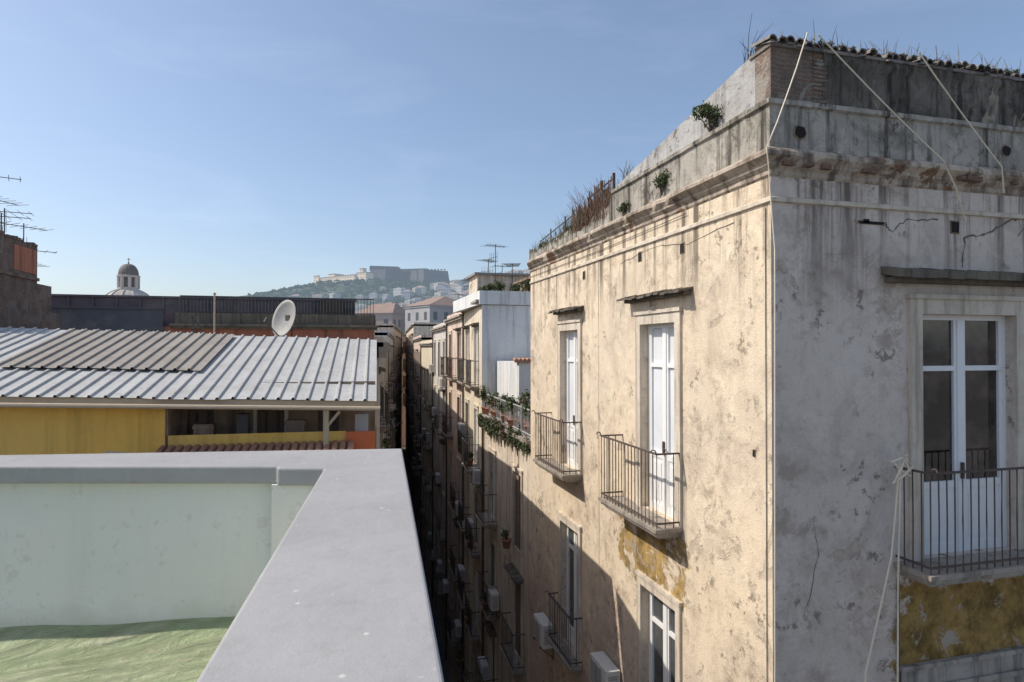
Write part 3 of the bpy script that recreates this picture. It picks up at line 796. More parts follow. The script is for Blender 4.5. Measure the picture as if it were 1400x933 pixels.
b.box(-.1,4,-.08,.3,2.1,2.15); put('tile_coping', b.mesh('tile_coping', [M_tiler]), w)
t3 = building('apartment_building', 'tall building with white rendered penthouse wall and cream street front', (5.36,24.72), (5.8,31.0), 1, 9, 1.95, M_pB, [-1.6,-5.0,-8.4,-11.8,-15.2], 2.9, 42, bal=.6, acp=.3, parap=0, fmat=M_whitew, styles=('shutw','door','shuty','shutg'))
b = MB(); b.box(-.12, 6, -.12, .12, H+1.75, H+2.3); b.box(-.12,.12,.12,6.2,H+1.75,H+2.3)
put('parapet', b.mesh('parapet', [M_whitew]), t3)
for x, y, r in ((6.2,25.4,.45),(6.9,25.3,.35),(7.6,25.6,.5),(5.9,27,.35),(8.4,25.4,.4),(5.9,25.6,.3)): plant((x,y,H+1.98), (r,r,r*.9), 420, .06, 'shrub in a pot on the roof terrace', pot=True, name='potted_plant', group='potted plants on the roof terrace')
ph = thing('roof_hut', (5.9, 28.2, H+1.95), 'small cream stair hut with flat roof', 'hut')
b = MB(); b.box(0,2.4,0,2,0,1.4); put('wall', b.mesh('wall', [M_pA]), ph)
b = MB(); b.box(-.15,2.55,-.15,2.15,1.4,1.5); put('roof', b.mesh('roof', [M_roofd]), ph)
rh = thing('roof_hut', (7.6, 23.2, H+1.9), 'dark red rooftop shed above the white wall', 'hut')
b = MB(); b.box(0,4,2,5,.1,1.0); b.box(-.1,4.1,1.9,5.1,1.0,1.1); put('wall', b.mesh('wall', [M_loggia]), rh)

building('apartment_building', 'pale pinkish apartment house with shuttered balconies', (5.82,31.02), (6.15,38.5), 1, 9, 1.7, M_pC, [-1.6,-5.0,-8.4,-11.8,-15.2], 2.6, 43, bal=.6)
building('apartment_building', 'tall grey apartment house with many balconies', (6.15,38.52), (6.6,48), 1, 9, 1.4, M_pD, [-2.0,-5.3,-8.6,-11.9,-15.2], 2.6, 44, bal=.5, rstep=.25)
building('apartment_building', 'pale yellow apartment house lining the narrow street', (6.6,48.02), (7.1,60), 1, 9, .4, M_pB, [-4.4,-7.7,-11,-14.3], 2.6, 45, bal=.5, rstep=.3)
building('apartment_building', 'cream apartment house lining the narrow street', (7.1,60.02), (8.5,80), 1, 9, 1.0, M_pC, [-2.8,-6.1,-9.4,-12.7], 2.8, 46, bal=.5, acp=.1, rstep=.4)
building('apartment_building', 'pale apartment house at the end of the street', (8.5,80.02), (11.4,120), 1, 9, 3.0, M_pA, [-.8,-4.1,-7.4,-10.7], 3, 47, bal=.4, acp=.0, rstep=.5)
eb = thing('apartment_building', (8.2, 122.5, 0), 'cream house where the narrow street bends away', 'building')
facade(eb, (8.2,122.5), (13.8,122.5), 0, H+2.4, [dict(u=u,z=H+f,w=1.0,h=2.1,style=s,st=.12,balcony=(1.6 if u > 2 else None),bp=.4) for u, s in ((1.2,'shutg'),(3.3,'shutb')) for f in (-.9,-4.2,-7.5,-10.8)], M_pC, 'street_wall', rstep=.4)
b = MB(); b.box(0,5.6,.31,8,0,H+2.38); put('body', b.mesh('body', [M_pC]), eb)
b = MB(); b.box(-.2,5.8,-.25,8.1,H+2.4,H+2.6); put('cornice', b.mesh('cornice', [M_slab]), eb)

# ================================================================== LEFT SIDE
ex, ey = .444, 8.99
def rp(w, s): return (ex-.9988*w+.0494*s, ey+.0494*w+.9988*s)
lb = thing('low_building', (ex, ey, 0), 'low yellow building with open loggia and corrugated metal roof', 'building')
def rel(p, z): return (p[0]-ex, p[1]-ey, z)
WMAX = 6.6
def corr(wa, wb, sa, sb, lift, mat, name, step=.19, rh=.028):
    b = MB(); pts = []; w = wa
    while w < wb:
        for dw, hh in ((0,0),(.135,0),(.146,rh),(.172,rh),(.183,0)):
            if w+dw <= wb: pts.append((w+dw, hh))
        w += step
    vs = []; ns = 6
    for w, hh in pts:
        sh = int((w-wa)/.95)
        for k in range(ns+1):
            s = sa+(sb-sa)*k/ns + (.02*math.sin(sh*2.3) if k in (0, ns) else 0); p = rp(w, s)
            zz = H-.747+.03*w+.25*s+hh+lift+.004*math.sin(sh*3.1)
            vs.append(rel(p, zz))
    n = ns+1; fs = []
    for i in range(len(pts)-1):
        for k in range(ns): fs.append((i*n+k, i*n+k+1, (i+1)*n+k+1, (i+1)*n+k))
    b.add(vs, fs); return put(name, b.mesh(name, [mat]), lb)
corr(0, WMAX, -.05, 3.54, .02, M_sheet, 'roof')
o = corr(2.55, 5.2, 1.08, 3.4, .065, M_sheett, 'roof_patch'); o['label'] = 'old tan corrugated sheet laid over the roof'
b = MB()
def slab(w0,w1,s0,s1,zo,th):
    ps = [(w0,s0),(w0,s1),(w1,s1),(w1,s0)]
    lo = [rel(rp(w,s), H-.747+.03*w+.25*s+zo-th) for w,s in ps]; hi = [rel(rp(w,s), H-.747+.03*w+.25*s+zo) for w,s in ps]
    b.add(lo+hi, [(0,1,2,3),(7,6,5,4),(0,4,5,1),(1,5,6,2),(2,6,7,3),(3,7,4,0)])
slab(0.02, WMAX, 0, .1, -.0, .1); slab(0.02, WMAX, 1.2, 1.3, 0, .1); slab(.02, WMAX, 3.4, 3.5, 0, .1)
slab(.02,.1,.1,3.4,0,.1)
put('roof_beam', b.mesh('roof_beam', [M_tan]), lb)
b = MB(); b.tube([rel(rp(-.05,-.1), H-.84), rel(rp(WMAX,-.1), H-.84+.03*WMAX)], .03, 8); put('gutter', b.mesh('gutter', [M_tan]), lb)
def wl(s, w0, w1): return rp(w1, s), rp(w0, s)
P0, P1 = wl(.16, 2.75, WMAX); facade(lb, P0, P1, 0, H-.66, [], M_yellow, 'yellow_wall')
P0, P1 = wl(.18, .42, 2.748); facade(lb, P0, P1, 0, H-1.17, [], M_yellow, 'balustrade_wall')
P0, P1 = wl(.7, .02, 2.75)
facade(lb, P0, P1, 0, H-.5, [dict(u=.3,z=H-1.3,w=.36,h=.5,style='win',fm='b',surround=False,panel=0.05), dict(u=1.25,z=H-1.4,w=.38,h=.66,style='win',fm='b',surround=True,st=.05,panel=.05), dict(u=2.05,z=H-1.3,w=.3,h=.55,style='win',fm='b',surround=False,panel=.05)], M_loggia, 'loggia_wall')
b = MB()
def wbox(w0,w1,s0,s1,z0,z1,m=0):
    b.prism([(rp(w,s)[0]-ex, rp(w,s)[1]-ey) for w,s in ((w1,s0),(w0,s0),(w0,s1),(w1,s1))], z0, z1, m)
wbox(.0,.02,.0,3.5,0,H-1.5); wbox(2.72,2.75,.18,.7,H-2,H-.68)
wbox(.02,2.72,.22,.7,H-1.7,H-1.5)
put('loggia_floor', b.mesh('loggia_floor', [M_loggia]), lb)
b = MB(); wbox(.02,.42,.15,.19,H-2.2,H-1.18); put('orange_panel', b.mesh('orange_panel', [M_awn]), lb)
b = MB(); p = rp(.68,.02); b.tube([rel(p,H-2.2), rel(p,H-.86)], .04, 8); p2 = rp(.5,.02); b.tube([rel(p,H-1.1), rel(p2,H-.88)], .022, 6); put('post', b.mesh('post', [M_tan]), lb)
b = MB()
for i in range(24):
    w = .35+i*.105; a = rp(w,-.22+R.uniform(-.03,.03)); c = rp(w,.15); b.tube([rel(a,H-1.41), rel(c,H-1.33)], .045, 7)
wbox(.3,2.85,-.18,.14,H-1.46,H-1.41); put('tile_canopy', b.mesh('tile_canopy', [M_tiler]), lb)
b = MB(); a = rp(3.35,-.15); c = rp(2.6,-.05); b.tube([rel(a,H-1.33), rel(c,H-1.43)], .035, 6)
wbox(.5,2.9,-.26,-.22,H-1.47,H-1.425); put('timber_beam', b.mesh('timber_beam', [M_tan]), lb)
b = MB(); wbox(.12,.3,.3,.5,H-1.5,H-.95); put('cabinet', b.mesh('cabinet', [M_grey]), lb)
for w0, w1, hh, mt, nm in ((1.0,1.25,1.02,M_brown,'wooden_crate'),(1.75,1.9,.92,M_irond,'metal_locker'),(2.2,2.45,1.05,M_loggia,'wooden_crate')):
    b = MB(); wbox(w0,w1,.34,.5,H-1.5,H-hh); wbox(w0-.01,w1+.01,.33,.34,H-hh-.06,H-hh-.02); put(nm, b.mesh(nm, [mt]), lb)
building('apartment_building', 'hidden brown flat roofed house added to cast shade across the street', (.66,12.62), (.93,19.95), -1, 9, .02, M_lt, [-3.2,-6.6,-10,-13.4], 2.5, 50, bal=.4, acp=.3, parap=0)  # hidden house, added as shadow caster for the facade opposite

# terrace building (viewpoint)
tb = thing('terrace_building', (-2, 2, 0), 'roof terrace with thick grey coping and pale green parapet', 'building')
def rt(p): return (p[0]+2, p[1]-2)
poly = [(.003,-2),(.378,4.252),(-2.2,4.662),(-6,5.67),(-6,5.30),(-1.854,4.19),(-.36,3.79),(-.357,3.73),(-.105,3.664),(-.563,-2)]
b = MB(); b.prism([rt(p) for p in poly], H-.77, H-.67)
me = b.mesh('coping', [M_ledge]); co = put('coping', me, tb)
bv = co.modifiers.new('b', 'BEVEL'); bv.width = .012; bv.segments = 3; bv.limit_method = 'ANGLE'
b = MB()
b.prism([rt(p) for p in [(-.02,-2),(.335,4.2),(-2.2,4.6),(-6,5.6),(-6,5.37),(-1.854,4.262),(-.39,3.862),(-.39,3.77),(-.15,3.71),(-.53,-2)]], H-1.85, H-.77)
put('parapet_wall', b.mesh('parapet_wall', [M_pg]), tb)
b = MB(); nx_, ny_ = 70, 70; vs = []
for i in range(nx_+1):
    for j in range(ny_+1):
        x = -6+5.95*i/nx_; yb_ = 5.45-(x+6)*.277; y = -2+(yb_+2)*j/ny_
        e = max(0, 1-(yb_-.1-y)/.22)
        z = -1.585+.072*x*.9 + .010*math.sin(x*2.1+y*1.3)+.007*math.sin(y*6.7-x*2)+.005*math.sin(x*9+y*4) + .05*e*e
        vs.append((x+2, y-2, H+max(z, -1.83)))
fs = [(i*(ny_+1)+j, (i+1)*(ny_+1)+j, (i+1)*(ny_+1)+j+1, i*(ny_+1)+j+1) for i in range(nx_) for j in range(ny_)]
b.add(vs, fs); put('terrace_floor', b.mesh('terrace_floor', [M_gf], True), tb)
b = MB(); b.prism([rt(p) for p in [(-.04,-2),(.31,4.17),(-2.2,4.57),(-6,5.57),(-6,-2)]], 0, H-1.86)
put('lower_wall', b.mesh('lower_wall', [M_pD]), tb)

# second left building with slate parapet
l2 = thing('apartment_building', (.9, 20, 0), 'orange red building with dark railed roof terrace and slate clad parapet', 'building')
b = MB(); b.box(-13,0,0,8,0,H+.62); put('wall', b.mesh('wall', [M_orange]), l2)
b = MB(); b.box(-5.7,.15,-.22,.3,H+.63,H+.70); b.box(-5.7,.1,-.12,.3,H+.56,H+.629)
b.box(-5.6,.05,.0,.25,H+.70,H+1.02)
for i in range(11): b.box(-5.6+i*.55,-5.5+i*.55,-.03,0,H+.70,H+1.02)
put('eave', b.mesh('eave', [M_hood]), l2)
b = MB(); b.box(-13,-.6,1.0,1.1,H+.62,H+1.5); b.box(-13,-.5,.94,1.14,H+1.5,H+1.56)
x = -13
while x < -.6: b.box(x,x+.05,.96,1.0,H+.62,H+1.5); x += .62
b.box(-.7,-.6,1.1,7.5,H+.62,H+1.5)
put('roof_parapet', b.mesh('roof_parapet', [M_slate]), l2)
b = MB(); b.box(-13,-5.9,-.08,-.02,H+.3,H+1.1); b.box(-13,-5.9,-.12,.02,H+1.1,H+1.14)
put('terrace_screen', b.mesh('terrace_screen', [M_slate]), l2)
b = MB()
for i in range(60): b.tube([(-5.5+i*.093,.12,H+1.02),(-5.5+i*.093,.12,H+1.5)], .009, 4)
b.box(-5.5,0,.1,.14,H+1.5,H+1.53); b.box(-5.5,0,.1,.14,H+1.04,H+1.06)
put('roof_railing', b.mesh('roof_railing', [M_irond]), l2)
b = MB(); b.box(-1.6,-.9,.3,.9,H+.62,H+1.5)
for i in range(8): b.box(-1.62,-.88,.28,.92,H+.9+i*.07,H+.92+i*.07)
put('ventilation_box', b.mesh('ventilation_box', [M_irond]), l2)
b = MB(); b.box(0.003,.03,0,8,0,H+.54)
put('street_wall', b.mesh('street_wall', [M_lt]), l2)
rotL = math.pi/2
for f in (-2.5,-6,-9.5,-13):
    for y in (21.3,24,26.7):
        s = put('balcony', m_slab(1.9,.5,M_slab), l2, (.03, y-20, H+f)); s.rotation_euler = (0,0,rotL); put('railing', m_rail(1.9,.5,M_irond), s)

building('apartment_building', 'brown apartment house with balconies over the narrow street', (1.7,28.5), (3.3,50), -1, 9, .25, M_lt, [-3,-6.4,-9.8,-13.2], 2.7, 51, bal=.6, acp=.2, rstep=.25)
building('apartment_building', 'grey apartment house further along the street', (3.3,50.02), (6,80), -1, 9, 1.2, M_pD, [-2.4,-5.8,-9.2,-12.6], 3.2, 52, bal=.4, acp=0, rstep=.4)
building('apartment_building', 'pinkish apartment house near the end of the street', (6,80.02), (10.5,120), -1, 9, 2.8, M_pC, [-1,-4.4,-7.8,-11.2], 3.6, 53, bal=.3, acp=0, rstep=.5)

# old brick building
bb = thing('brick_building', (-6.9, 13, 0), 'tall old brown brick building with crumbling render', 'building')
b = MB(); b.box(-6,0,0,3.98,0,H+2.35); b.box(-6,-.01,3.98,4.75,0,H+1.5); b.box(-6,-.3,4.75,6,0,H+.9)
for i in range(32): b.box(-.25,.02,i*.124,i*.124+R.uniform(.05,.12),H+2.35,H+2.35+R.uniform(.01,.12))
b.box(0,.05,0,3.98,H+1.55,H+1.62)
put('wall', b.mesh('wall', [M_brickl]), bb)
b = MB(); b.box(.0,.015,2.9,3.9,H+1.7,H+2.25); put('render_patch', b.mesh('render_patch', [M_orange]), bb)
for (x,y,h,r) in ((-7.1,15.4,1.3,.4),(-7.2,15.9,.9,1.2),(-7.3,16.4,.75,.2),(-7.1,16.8,.5,.9),(-7.6,15.0,1.0,2.0),(-7.8,16.1,1.1,1.5),(-7.0,15.6,.5,.2)): antenna((x,y,H+2.36), h, r, 6, k=.7)
antenna((-7.2,17.4,H+1.5), .9, .5, 6, k=.7); antenna((-7.4,17.6,H+1.5), .6, 1.5, 5, k=.7)

# satellite dish
def dish():
    t = thing('satellite_dish', (*site(-310/860*13.0, 13.0), H+.60), 'weathered grey satellite dish on a short mast', 'satellite dish', rad(-47))
    b = MB(); b.tube([(0,.16,-.85),(0,.16,0),(0,.05,.02)], .024, 8); b.box(-.06,.06,.04,.12,-.08,.08); put('mast', b.mesh('mast', [M_irond]), t)
    el = rad(14); n = 32; rings = 7; b = MB(); vs = []; fs = []
    for o_ in (0, .012):
        for i in range(rings+1):
            for k in range(n):
                r = i/rings; a = 2*math.pi*k/n; x = .35*r*math.cos(a); z = .40*r*math.sin(a); y = .10*(1-r*r)*1.0+o_-.05
                vs.append((x, y*math.cos(el)+z*math.sin(el), z*math.cos(el)-y*math.sin(el)))
    m_ = (rings+1)*n
    for q in (0, m_):
        for i in range(rings):
            for k in range(n): fs.append((q+i*n+k, q+i*n+(k+1) % n, q+(i+1)*n+(k+1) % n, q+(i+1)*n+k))
    for k in range(n): fs.append((rings*n+k, rings*n+(k+1) % n, m_+rings*n+(k+1) % n, m_+rings*n+k))
    b.add(vs, fs); put('dish', b.mesh('dish', [M_dish], True), t)
    b = MB(); b.tube([(0,-.15,-.36),(0,-.5,-.06)], .012, 6); b.tube([(0,-.50,-.09),(0,-.44,.0)], .03, 8); put('receiver_arm', b.mesh('receiver_arm', [M_irond]), t)
dish()
p = thing('roof_pole', (*site(-407/860*13.0, 13.0), H-.2), 'thin pale pole standing at the roof edge', 'pole')
b = MB(); b.tube([(0,0,0),(0,0,1.3)], .016, 6); b.tube([(0,0,1.3),(0,0,1.34)], .03, 6); b.tube([(-.12,0,.3),(.12,0,.3)], .012, 5); put('shaft', b.mesh('shaft', [M_tan]), p)
p = thing('roof_pole', (*site(-425/860*13.4, 13.4), H-.3), 'leaning dark pole with stay at the roof edge', 'pole')
b = MB(); b.tube([(0,0,0),(-.2,0,1.0)], .02, 6); b.tube([(-.2,0,1.0),(.25,0,.35)], .015, 6); put('shaft', b.mesh('shaft', [M_irond]), p)

for (x,y,z,h,r) in ((6.2,19.9+6,H+2,2.4,.3),(7.1,26.5,H+2,1.7,1.2),(6.6,29,H+2,2.2,.8),(7.9,31.5,H+1.7,2.6,.1),(6.9,35,H+1.7,2.2,.9),(7.5,42,H+1.4,2.3,.4)): antenna((x,y,z), h, r)
antenna((7.0,18.5,H+.0), 3.4, .2, 8)
tcol = thing('roof_tank', (7.3,16.2,H+3.06), 'small dark water tank on a roof shed', 'water tank')
b = MB(); b.revolve([(0,0),(.3,0),(.32,.1),(.32,.5),(.2,.6),(0,.62)], seg=18); put('tank', b.mesh('tank', [M_irond], True), tcol)

# ================================================================== DOME CHURCH
D = 120.0; cx, cy = site((175-700)/860*D, D)
ch = thing('church', (cx, cy, 0), 'old church with ribbed dome and arched lantern', 'church')
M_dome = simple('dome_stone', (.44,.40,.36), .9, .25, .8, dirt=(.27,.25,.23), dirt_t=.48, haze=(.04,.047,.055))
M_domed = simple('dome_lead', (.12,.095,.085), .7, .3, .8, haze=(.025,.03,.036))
b = MB(); b.revolve([(4.3,0),(4.3,H+7.6),(4.5,H+7.7),(4.4,H+8.0)], seg=24); put('drum', b.mesh('drum', [M_dome]), ch)
b = MB(); prof = [(4.35*math.cos(a), H+8.0+3.3*math.sin(a)) for a in [i*math.pi/2/9*.86 for i in range(10)]]
b.revolve(prof, seg=24)
for i in range(12):
    a = 2*math.pi*i/12; b.tube([(p[0]*math.cos(a)*1.01, p[0]*math.sin(a)*1.01, p[1]+.03) for p in prof], .13, 5)
put('dome', b.mesh('dome', [M_dome], False), ch)
b = MB(); zb = H+10.9
b.revolve([(1.95,zb),(1.95,zb+.3),(1.75,zb+.35),(1.75,zb+.6)], seg=16)
for i in range(8):
    a = 2*math.pi*(i+.5)/8; x, y = 1.62*math.cos(a), 1.62*math.sin(a); b.tube([(x,y,zb+.5),(x,y,zb+2.6)], .3, 8)
b.revolve([(1.1,zb+.3),(1.1,zb+2.6)], seg=12, m=1)
b.revolve([(1.75,zb+2.5),(1.95,zb+2.65),(2.0,zb+2.9),(1.7,zb+2.95)], seg=16)
put('lantern', b.mesh('lantern', [M_dome, M_domed]), ch)
b = MB(); b.revolve([(1.8,zb+2.93)]+[(1.75*math.cos(a)**.8, zb+2.95+2.2*math.sin(a)) for a in [i*math.pi/2/7*.97 for i in range(8)]]+[(.1,zb+5.2),(.18,zb+5.4),(0,zb+5.55)], seg=16)
b.tube([(0,0,zb+5.4),(0,0,zb+6.3)], .06, 5); b.tube([(-.3,0,zb+6),(.3,0,zb+6)], .05, 5)
put('lantern_cap', b.mesh('lantern_cap', [M_domed]), ch)

# ================================================================== HILL AND CITY
ridge = [(-900,470),(100,455),(300,430),(345,415),(395,399),(425,392),(500,387),(620,386),(680,380),(760,372),(900,385),(1500,440),(2400,474)]
def ridge_y(px):
    for i in range(len(ridge)-1):
        if ridge[i][0] <= px <= ridge[i+1][0]:
            t = (px-ridge[i][0])/(ridge[i+1][0]-ridge[i][0]); return ridge[i][1]*(1-t)+ridge[i+1][1]*t
    return 476
def hillz(l, d):
    px = 700+860*l/1100.0 
    top = (476-ridge_y(px))/860*1100
    if d < 1100: t = max(0, (d-330)/770); s = t*t*(3-2*t)*.45+t*.55; z = -19+(top+19)*s
    else: t = min(1, (d-1100)/900); z = top*(1-t*t)-19*t*t
    z += (4*math.sin(l*.021+d*.013)+2.5*math.sin(l*.057-d*.03))*min(1, max(0, (d-350)/300))*(1 if d < 1050 else .3)
    return H+z
HAZE_GLOW_FAR = (.125,.16,.205); HAZE_GLOW_NEAR = (.035,.043,.053)  # blue-grey airlight painted as surface glow, for far and nearer things
b = MB(); NL, ND = 90, 40; vs = []
for j in range(ND):
    d = 330+j*(2000-330)/(ND-1)
    for i in range(NL):
        l = -2000+i*4200/(NL-1)*1.0; x, y = site(l, d); z = hillz(l, d)
        vs.append((x, y, z+.5 if j else .02))
fs = [(j*NL+i, j*NL+i+1, (j+1)*NL+i+1, (j+1)*NL+i) for j in range(ND-1) for i in range(NL-1)]
b.add(vs, fs)
m, nt, bs = new_mat('hill_ground'); N = NT(nt); v = N.coords(1)
c = N.mix(N.rng(N.noise(v, .02, 9, .7), .4, .6), (.04,.052,.035), (.07,.08,.052)); c = N.mix(N.rng(N.noise(v, .07, 6, .7), .58, .62), c, (.11,.11,.095))
N.l(c, bs.inputs['Base Color']); bs.inputs['Roughness'].default_value = 1; bs.inputs['Specular IOR Level'].default_value = 0
bs.inputs['Emission Color'].default_value = (*HAZE_GLOW_FAR, 1); bs.inputs['Emission Strength'].default_value = 1  # airlight painted into the hill as an even glow
hill = put('hill', b.mesh('hill', [m], True)); hill['kind'] = 'structure'
b = MB()
for i in range(4200):
    px = R.uniform(340, 760); d = R.uniform(520, 1110); l = (px-700)/860*d; x, y = site(l, d); z = hillz(l, d)
    s = R.uniform(1.8, 4.6); vs = []
    for a in (0, 1.26, 2.5, 3.77, 5): vs.append((x+s*math.cos(a)*R.uniform(.7,1.2), y+s*math.sin(a)*R.uniform(.7,1.2), z+s*R.uniform(.0,.3)))
    vs.append((x+R.uniform(-1,1), y+R.uniform(-1,1), z+s*R.uniform(.7,1.2)))
    b.add(vs, [(k, (k+1) % 5, 5) for k in range(5)])
mt = simple('hazy_tree_foliage', (.035,.048,.028), 1, .35, .05, spec=0, bump=0, haze=HAZE_GLOW_FAR)
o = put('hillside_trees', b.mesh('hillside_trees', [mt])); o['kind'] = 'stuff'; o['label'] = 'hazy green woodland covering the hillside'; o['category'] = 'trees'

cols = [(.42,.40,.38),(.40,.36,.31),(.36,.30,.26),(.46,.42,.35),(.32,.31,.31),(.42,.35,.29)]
hzf = [simple('hazy_wall', tuple(k*.8 for k in c), .95, .12, .2, seed=i, spec=0, bump=0, haze=HAZE_GLOW_FAR) for i, c in enumerate(cols)]
hz = [simple('slightly_hazy_wall', tuple(k*1.15 for k in c), .95, .15, .3, seed=i, spec=0, bump=0, dirt=tuple(k*.7 for k in c), dirt_t=.52, haze=HAZE_GLOW_NEAR) for i, c in enumerate(cols)]
M_hwin = simple('hazy_window', (.07,.08,.09), .5, .1, bump=0, haze=HAZE_GLOW_FAR); M_hroof = simple('hazy_roof', (.22,.16,.14), .9, .2, .2, bump=0, haze=HAZE_GLOW_FAR); M_hroofg = simple('hazy_flat_roof', (.24,.23,.22), .9, .2, .2, bump=0, haze=HAZE_GLOW_FAR)
M_nwin = simple('distant_window', (.07,.075,.08), .5, .1, bump=0, haze=HAZE_GLOW_NEAR); M_nroof = simple('distant_tile_roof', (.26,.18,.14), .9, .3, .5, bump=0, haze=HAZE_GLOW_NEAR); M_nroofg = simple('distant_flat_roof', (.30,.29,.28), .9, .2, .5, bump=0, haze=HAZE_GLOW_NEAR)
def city_house(loc, w, dp, h, mat, rot, label, name='city_building', group='houses packed across the city', win=(2.6,3.3), tiled=False, base=30, far=False):
    b = MB(); b.box(-w/2,w/2,0,dp,-base,h); b.box(-w/2-.2,w/2+.2,-.2,dp+.2,h,h+.4)
    nf = max(1, int(h/win[1])); nc = max(1, int(w/win[0])); ns = max(1, int(dp/win[0]))
    for j in range(nf):
        z = h-(j+1)*win[1]+.6
        for i in range(nc):
            x = -w/2+w*(i+.5)/nc; b.box(x-.5,x+.5,-.04,-.0,z,z+1.7,1)
        for i in range(ns):
            y = dp*(i+.5)/ns; b.box(-w/2-.04,-w/2,y-.5,y+.5,z,z+1.7,1)
            b.box(w/2,w/2+.04,y-.5,y+.5,z,z+1.7,1)
    if tiled:
        b.add([(-w/2-.4,-.4,h+.4),(w/2+.4,-.4,h+.4),(w/2+.4,dp+.4,h+.4),(-w/2-.4,dp+.4,h+.4),(-w/4,dp/2,h+.4+dp*.2),(w/4,dp/2,h+.4+dp*.2)], [(0,1,5,4),(1,2,5),(2,3,4,5),(3,0,4)], 2)
    else:
        b.box(-w*.3,w*.05,dp*.3,dp*.7,h+.4,h+2.2); b.box(-w/2,w/2,0,.25,h+.4,h+1.1); b.box(w*.2,w*.35,dp*.3,dp*.5,h+.4,h+1.6,2)
        if not far:
            for k in range(3): x = R.uniform(-w*.4,w*.4); b.tube([(x,dp*.4,h),(x,dp*.4,h+R.uniform(2,3.2))], .04, 4, 1)
    mats = [mat, M_hwin, M_hroof if tiled else M_hroofg] if far else [mat, M_nwin, M_nroof if tiled else M_nroofg]
    o = bpy.data.objects.new(name, b.mesh(name, mats)); COL.objects.link(o)
    o.location = loc; o.rotation_euler = (0,0,rot); o['label'] = label; o['category'] = 'house' if 'hillside' in name else 'building'; o['group'] = group
    return o
lab = ['hazy pale multi storey house','hazy beige apartment block','hazy ochre apartment block','hazy cream villa','hazy grey apartment block','hazy pinkish apartment block']
for i in range(170):
    u = R.random()
    if u < .75: d = R.uniform(460, 860); px = R.triangular(500, 735, 640)
    elif u < .9: d = R.uniform(900, 1040); px = R.uniform(615, 735)
    else: d = R.uniform(500, 800); px = R.uniform(400, 540)
    l = (px-700)/860*d; x, y = site(l, d); z = hillz(l, d); k = R.randrange(6)
    w = R.uniform(7, 15); h = R.uniform(5, 10)
    city_house((x,y,z-1), w, R.uniform(7,11), h, hzf[k], -TH-.55+R.uniform(-.5,.5), lab[k]+' on the green slope', 'hillside_house', 'houses on the hillside', tiled=R.random() < .35, base=12, far=True)
for i in range(84):
    d = R.uniform(134, 420); px = R.uniform(505, 735) if i % 3 else R.uniform(515, 640); l = (px-700)/860*d; x, y = site(l, d)
    yt = R.uniform(420, 452)-(d-128)/290*6; zt = (476-yt)/860*d; k = R.randrange(6)
    city_house((x,y,H+zt-12), R.uniform(5,10), R.uniform(8,14), 12, hz[k], -TH-.5+R.uniform(-.4,.4), lab[k]+' among the rooftops', tiled=R.random() < .25, base=30)
for i in range(22):
    px = R.uniform(90, 500); d = R.uniform(80, 300); l = (px-700)/860*d; x, y = site(l, d); zt = (476-R.uniform(424,450))/860*d; k = R.randrange(6)
    city_house((x,y,H+zt-10), R.uniform(8,16), R.uniform(8,14), 10, hz[k], -TH+R.uniform(-.5,.5), lab[k]+' among the rooftops', tiled=R.random() < .4)
M_cast = simple('hazy_tuff_stone', (.125,.115,.11), 1, .25, .05, dirt=(.08,.078,.08), dirt_t=.48, spec=0, bump=0, haze=HAZE_GLOW_FAR)
cl, cd = (557-700)/860*1150, 1150.0; cx, cy = site(cl, cd)
ca = thing('castle', (cx, cy, H+105), 'massive grey stone fortress crowning the hill', 'castle', -TH)
b = MB()
def talus(pts, z0, z1, g=5):
    c0 = Vector((sum(p[0] for p in pts)/len(pts), sum(p[1] for p in pts)/len(pts)))
    n = len(pts); lo = [(p[0]+(p[0]-c0.x)*g/60, p[1]+(p[1]-c0.y)*g/60, z0) for p in pts]; hi = [(p[0],p[1],z1) for p in pts]
    b.add(lo+hi, [(i,(i+1) % n,n+(i+1) % n,n+i) for i in range(n)]+[tuple(range(n,2*n))])
talus([(-68,0),(-38,-8),(-6,24),(30,-6),(72,18),(60,60),(-60,50)], 0, 38)
talus([(-70,3),(-20,16),(-20,40),(-66,40)], 37, 46, 1)
talus([(-20,20),(34,10),(34,40),(-20,40)], 37, 42, 1)
put('wall', b.mesh('wall', [M_cast]), ca)
b = MB()
for x in range(-66,70,6): b.box(x,x+3,3,6,38,40)
put('battlement', b.mesh('battlement', [M_cast]), ca)
cl, cd = (463-700)/860*1080, 1080.0; cx, cy = site(cl, cd)
mo = thing('monastery', (cx, cy, H+99), 'long cream monastery complex with rows of windows', 'monastery', -TH-.62)
b = MB()
def blk(x0,x1,y0,y1,z0,z1,roof=True):
    b.box(x0,x1,y0,y1,z0,z1); n = int((x1-x0)/4)
    for r_ in range(int((z1-max(z0,4))/5)):
        for i in range(n): x = x0+(x1-x0)*(i+.5)/n; b.box(x-.7,x+.7,y0-.1,y0,z1-4-r_*5,z1-1.6-r_*5,1)
    if roof: b.box(x0-.5,x1+.5,y0-.5,y1+.5,z1,z1+1,2)
blk(-66,40,0,20,-10,24); blk(-30,-14,2,22,25,29); blk(40,64,4,20,-10,27); blk(46,54,6,14,28,34); blk(-66,-52,-2,0,-10,28)
put('wall', b.mesh('wall', [simple('hazy_cream', (.60,.49,.35), 1, .1, .1, spec=0, bump=0, haze=HAZE_GLOW_FAR), M_hwin, M_hroof]), mo)
b = MB(); b.box(-70,76,-14,-3,-30,4); b.box(-44,86,-24,-14,-40,-6); put('terrace_wall', b.mesh('terrace_wall', [M_cast]), mo)

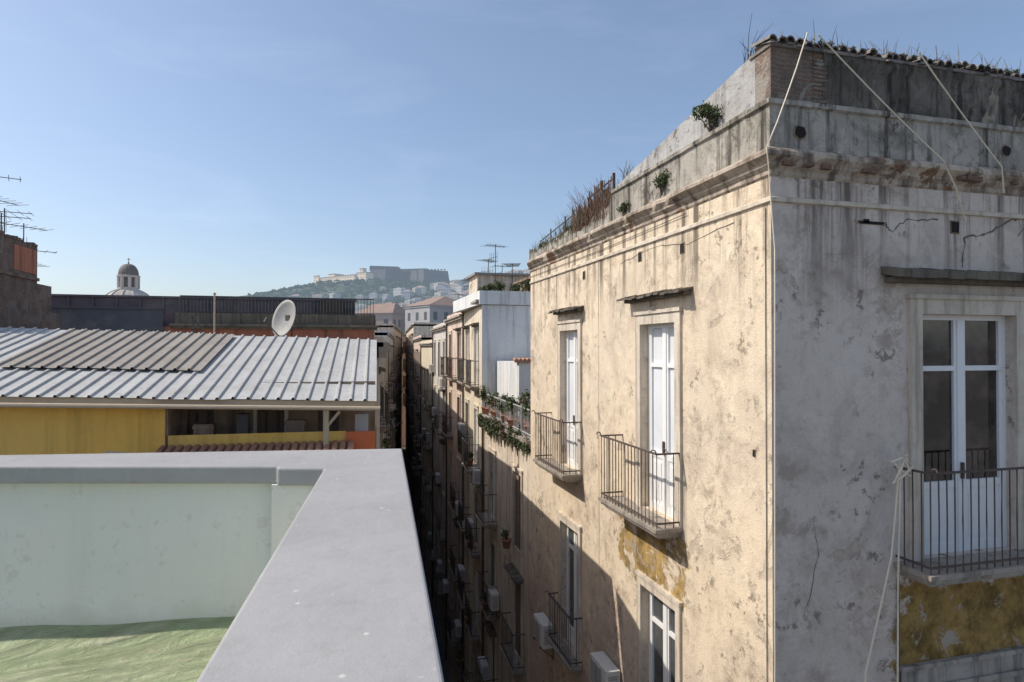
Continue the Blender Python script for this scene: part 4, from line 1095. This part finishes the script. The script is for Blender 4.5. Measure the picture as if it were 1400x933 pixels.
b = MB(); S = 9000; b.quad((-S,-S,0),(S,-S,0),(S,S,0),(-S,S,0)); o = put('ground', b.mesh('ground', [simple('city_ground', (.18,.17,.16), .95, .25, .05)])); o['kind'] = 'structure'
b = MB(); b.add([(.3,-5,.004),(6.5,-5,.004),(5.6,30,.004),(6.9,55,.004),(11.5,122,.004),(9,122,.004),(3.5,50,.004),(1,20,.004)], [tuple(range(8))]); o = put('street', b.mesh('street', [M_asph])); o['kind'] = 'structure'

# ================================================================== LIGHT
w = bpy.data.worlds.new('World'); scene.world = w; w.use_nodes = True
nt = w.node_tree
for n in list(nt.nodes): nt.nodes.remove(n)
out = nt.nodes.new('ShaderNodeOutputWorld'); bg = nt.nodes.new('ShaderNodeBackground'); sky = nt.nodes.new('ShaderNodeTexSky')
sky.sky_type = 'NISHITA'; sky.sun_disc = False; sky.sun_elevation = rad(45.9); sky.sun_rotation = rad(-73.3)
sky.altitude = 0; sky.air_density = 1.0; sky.dust_density = 1.6; sky.ozone_density = 2.2
N = NT(nt)
tc = N.n('ShaderNodeTexCoord'); sp = N.n('ShaderNodeSeparateXYZ'); N.l(tc.outputs['Generated'], sp.inputs[0])
mp = N.n('ShaderNodeMapping'); mp.inputs['Scale'].default_value = (2, 2, 9); N.l(tc.outputs['Generated'], mp.inputs[0])
low = N.rng(sp.outputs[2], .0, .45, 1, 0)
low2 = N.math('POWER', low, 2.0)
hazec = N.mix(low2, (.44,.49,.57), (.55,.56,.88))
cl = N.math('MULTIPLY', N.rng(N.noise(mp.outputs[0], 1.6, 7, .6, .5), .52, .8), .45)
hazec = N.mix(cl, hazec, (1.3,1.35,1.5))
tot = N.mix(1.0, sky.outputs[0], hazec, 'ADD')
N.l(tot, bg.inputs[0])
bg.inputs[1].default_value = .142
nt.links.new(bg.outputs[0], out.inputs[0])
sl = bpy.data.lights.new('sun', 'SUN'); sl.energy = 4.2; sl.angle = rad(.5); sl.color = (1, .92, .81)
so = bpy.data.objects.new('sun', sl); COL.objects.link(so)
so.rotation_euler = Vector((1, -.28, -1.08)).to_track_quat('-Z', 'Y').to_euler()

# ================================================================== CAMERA
cam = bpy.data.cameras.new('camera'); cam.lens = 22.11; cam.sensor_width = 36; cam.clip_end = 20000; cam.clip_start = .05
co = bpy.data.objects.new('camera', cam); COL.objects.link(co); co.location = (0, 0, H)
co.rotation_euler = (rad(90+.63), 0, -TH)
scene.camera = co
scene.view_settings.view_transform = 'Standard'; scene.view_settings.look = 'None'; scene.view_settings.exposure = 0
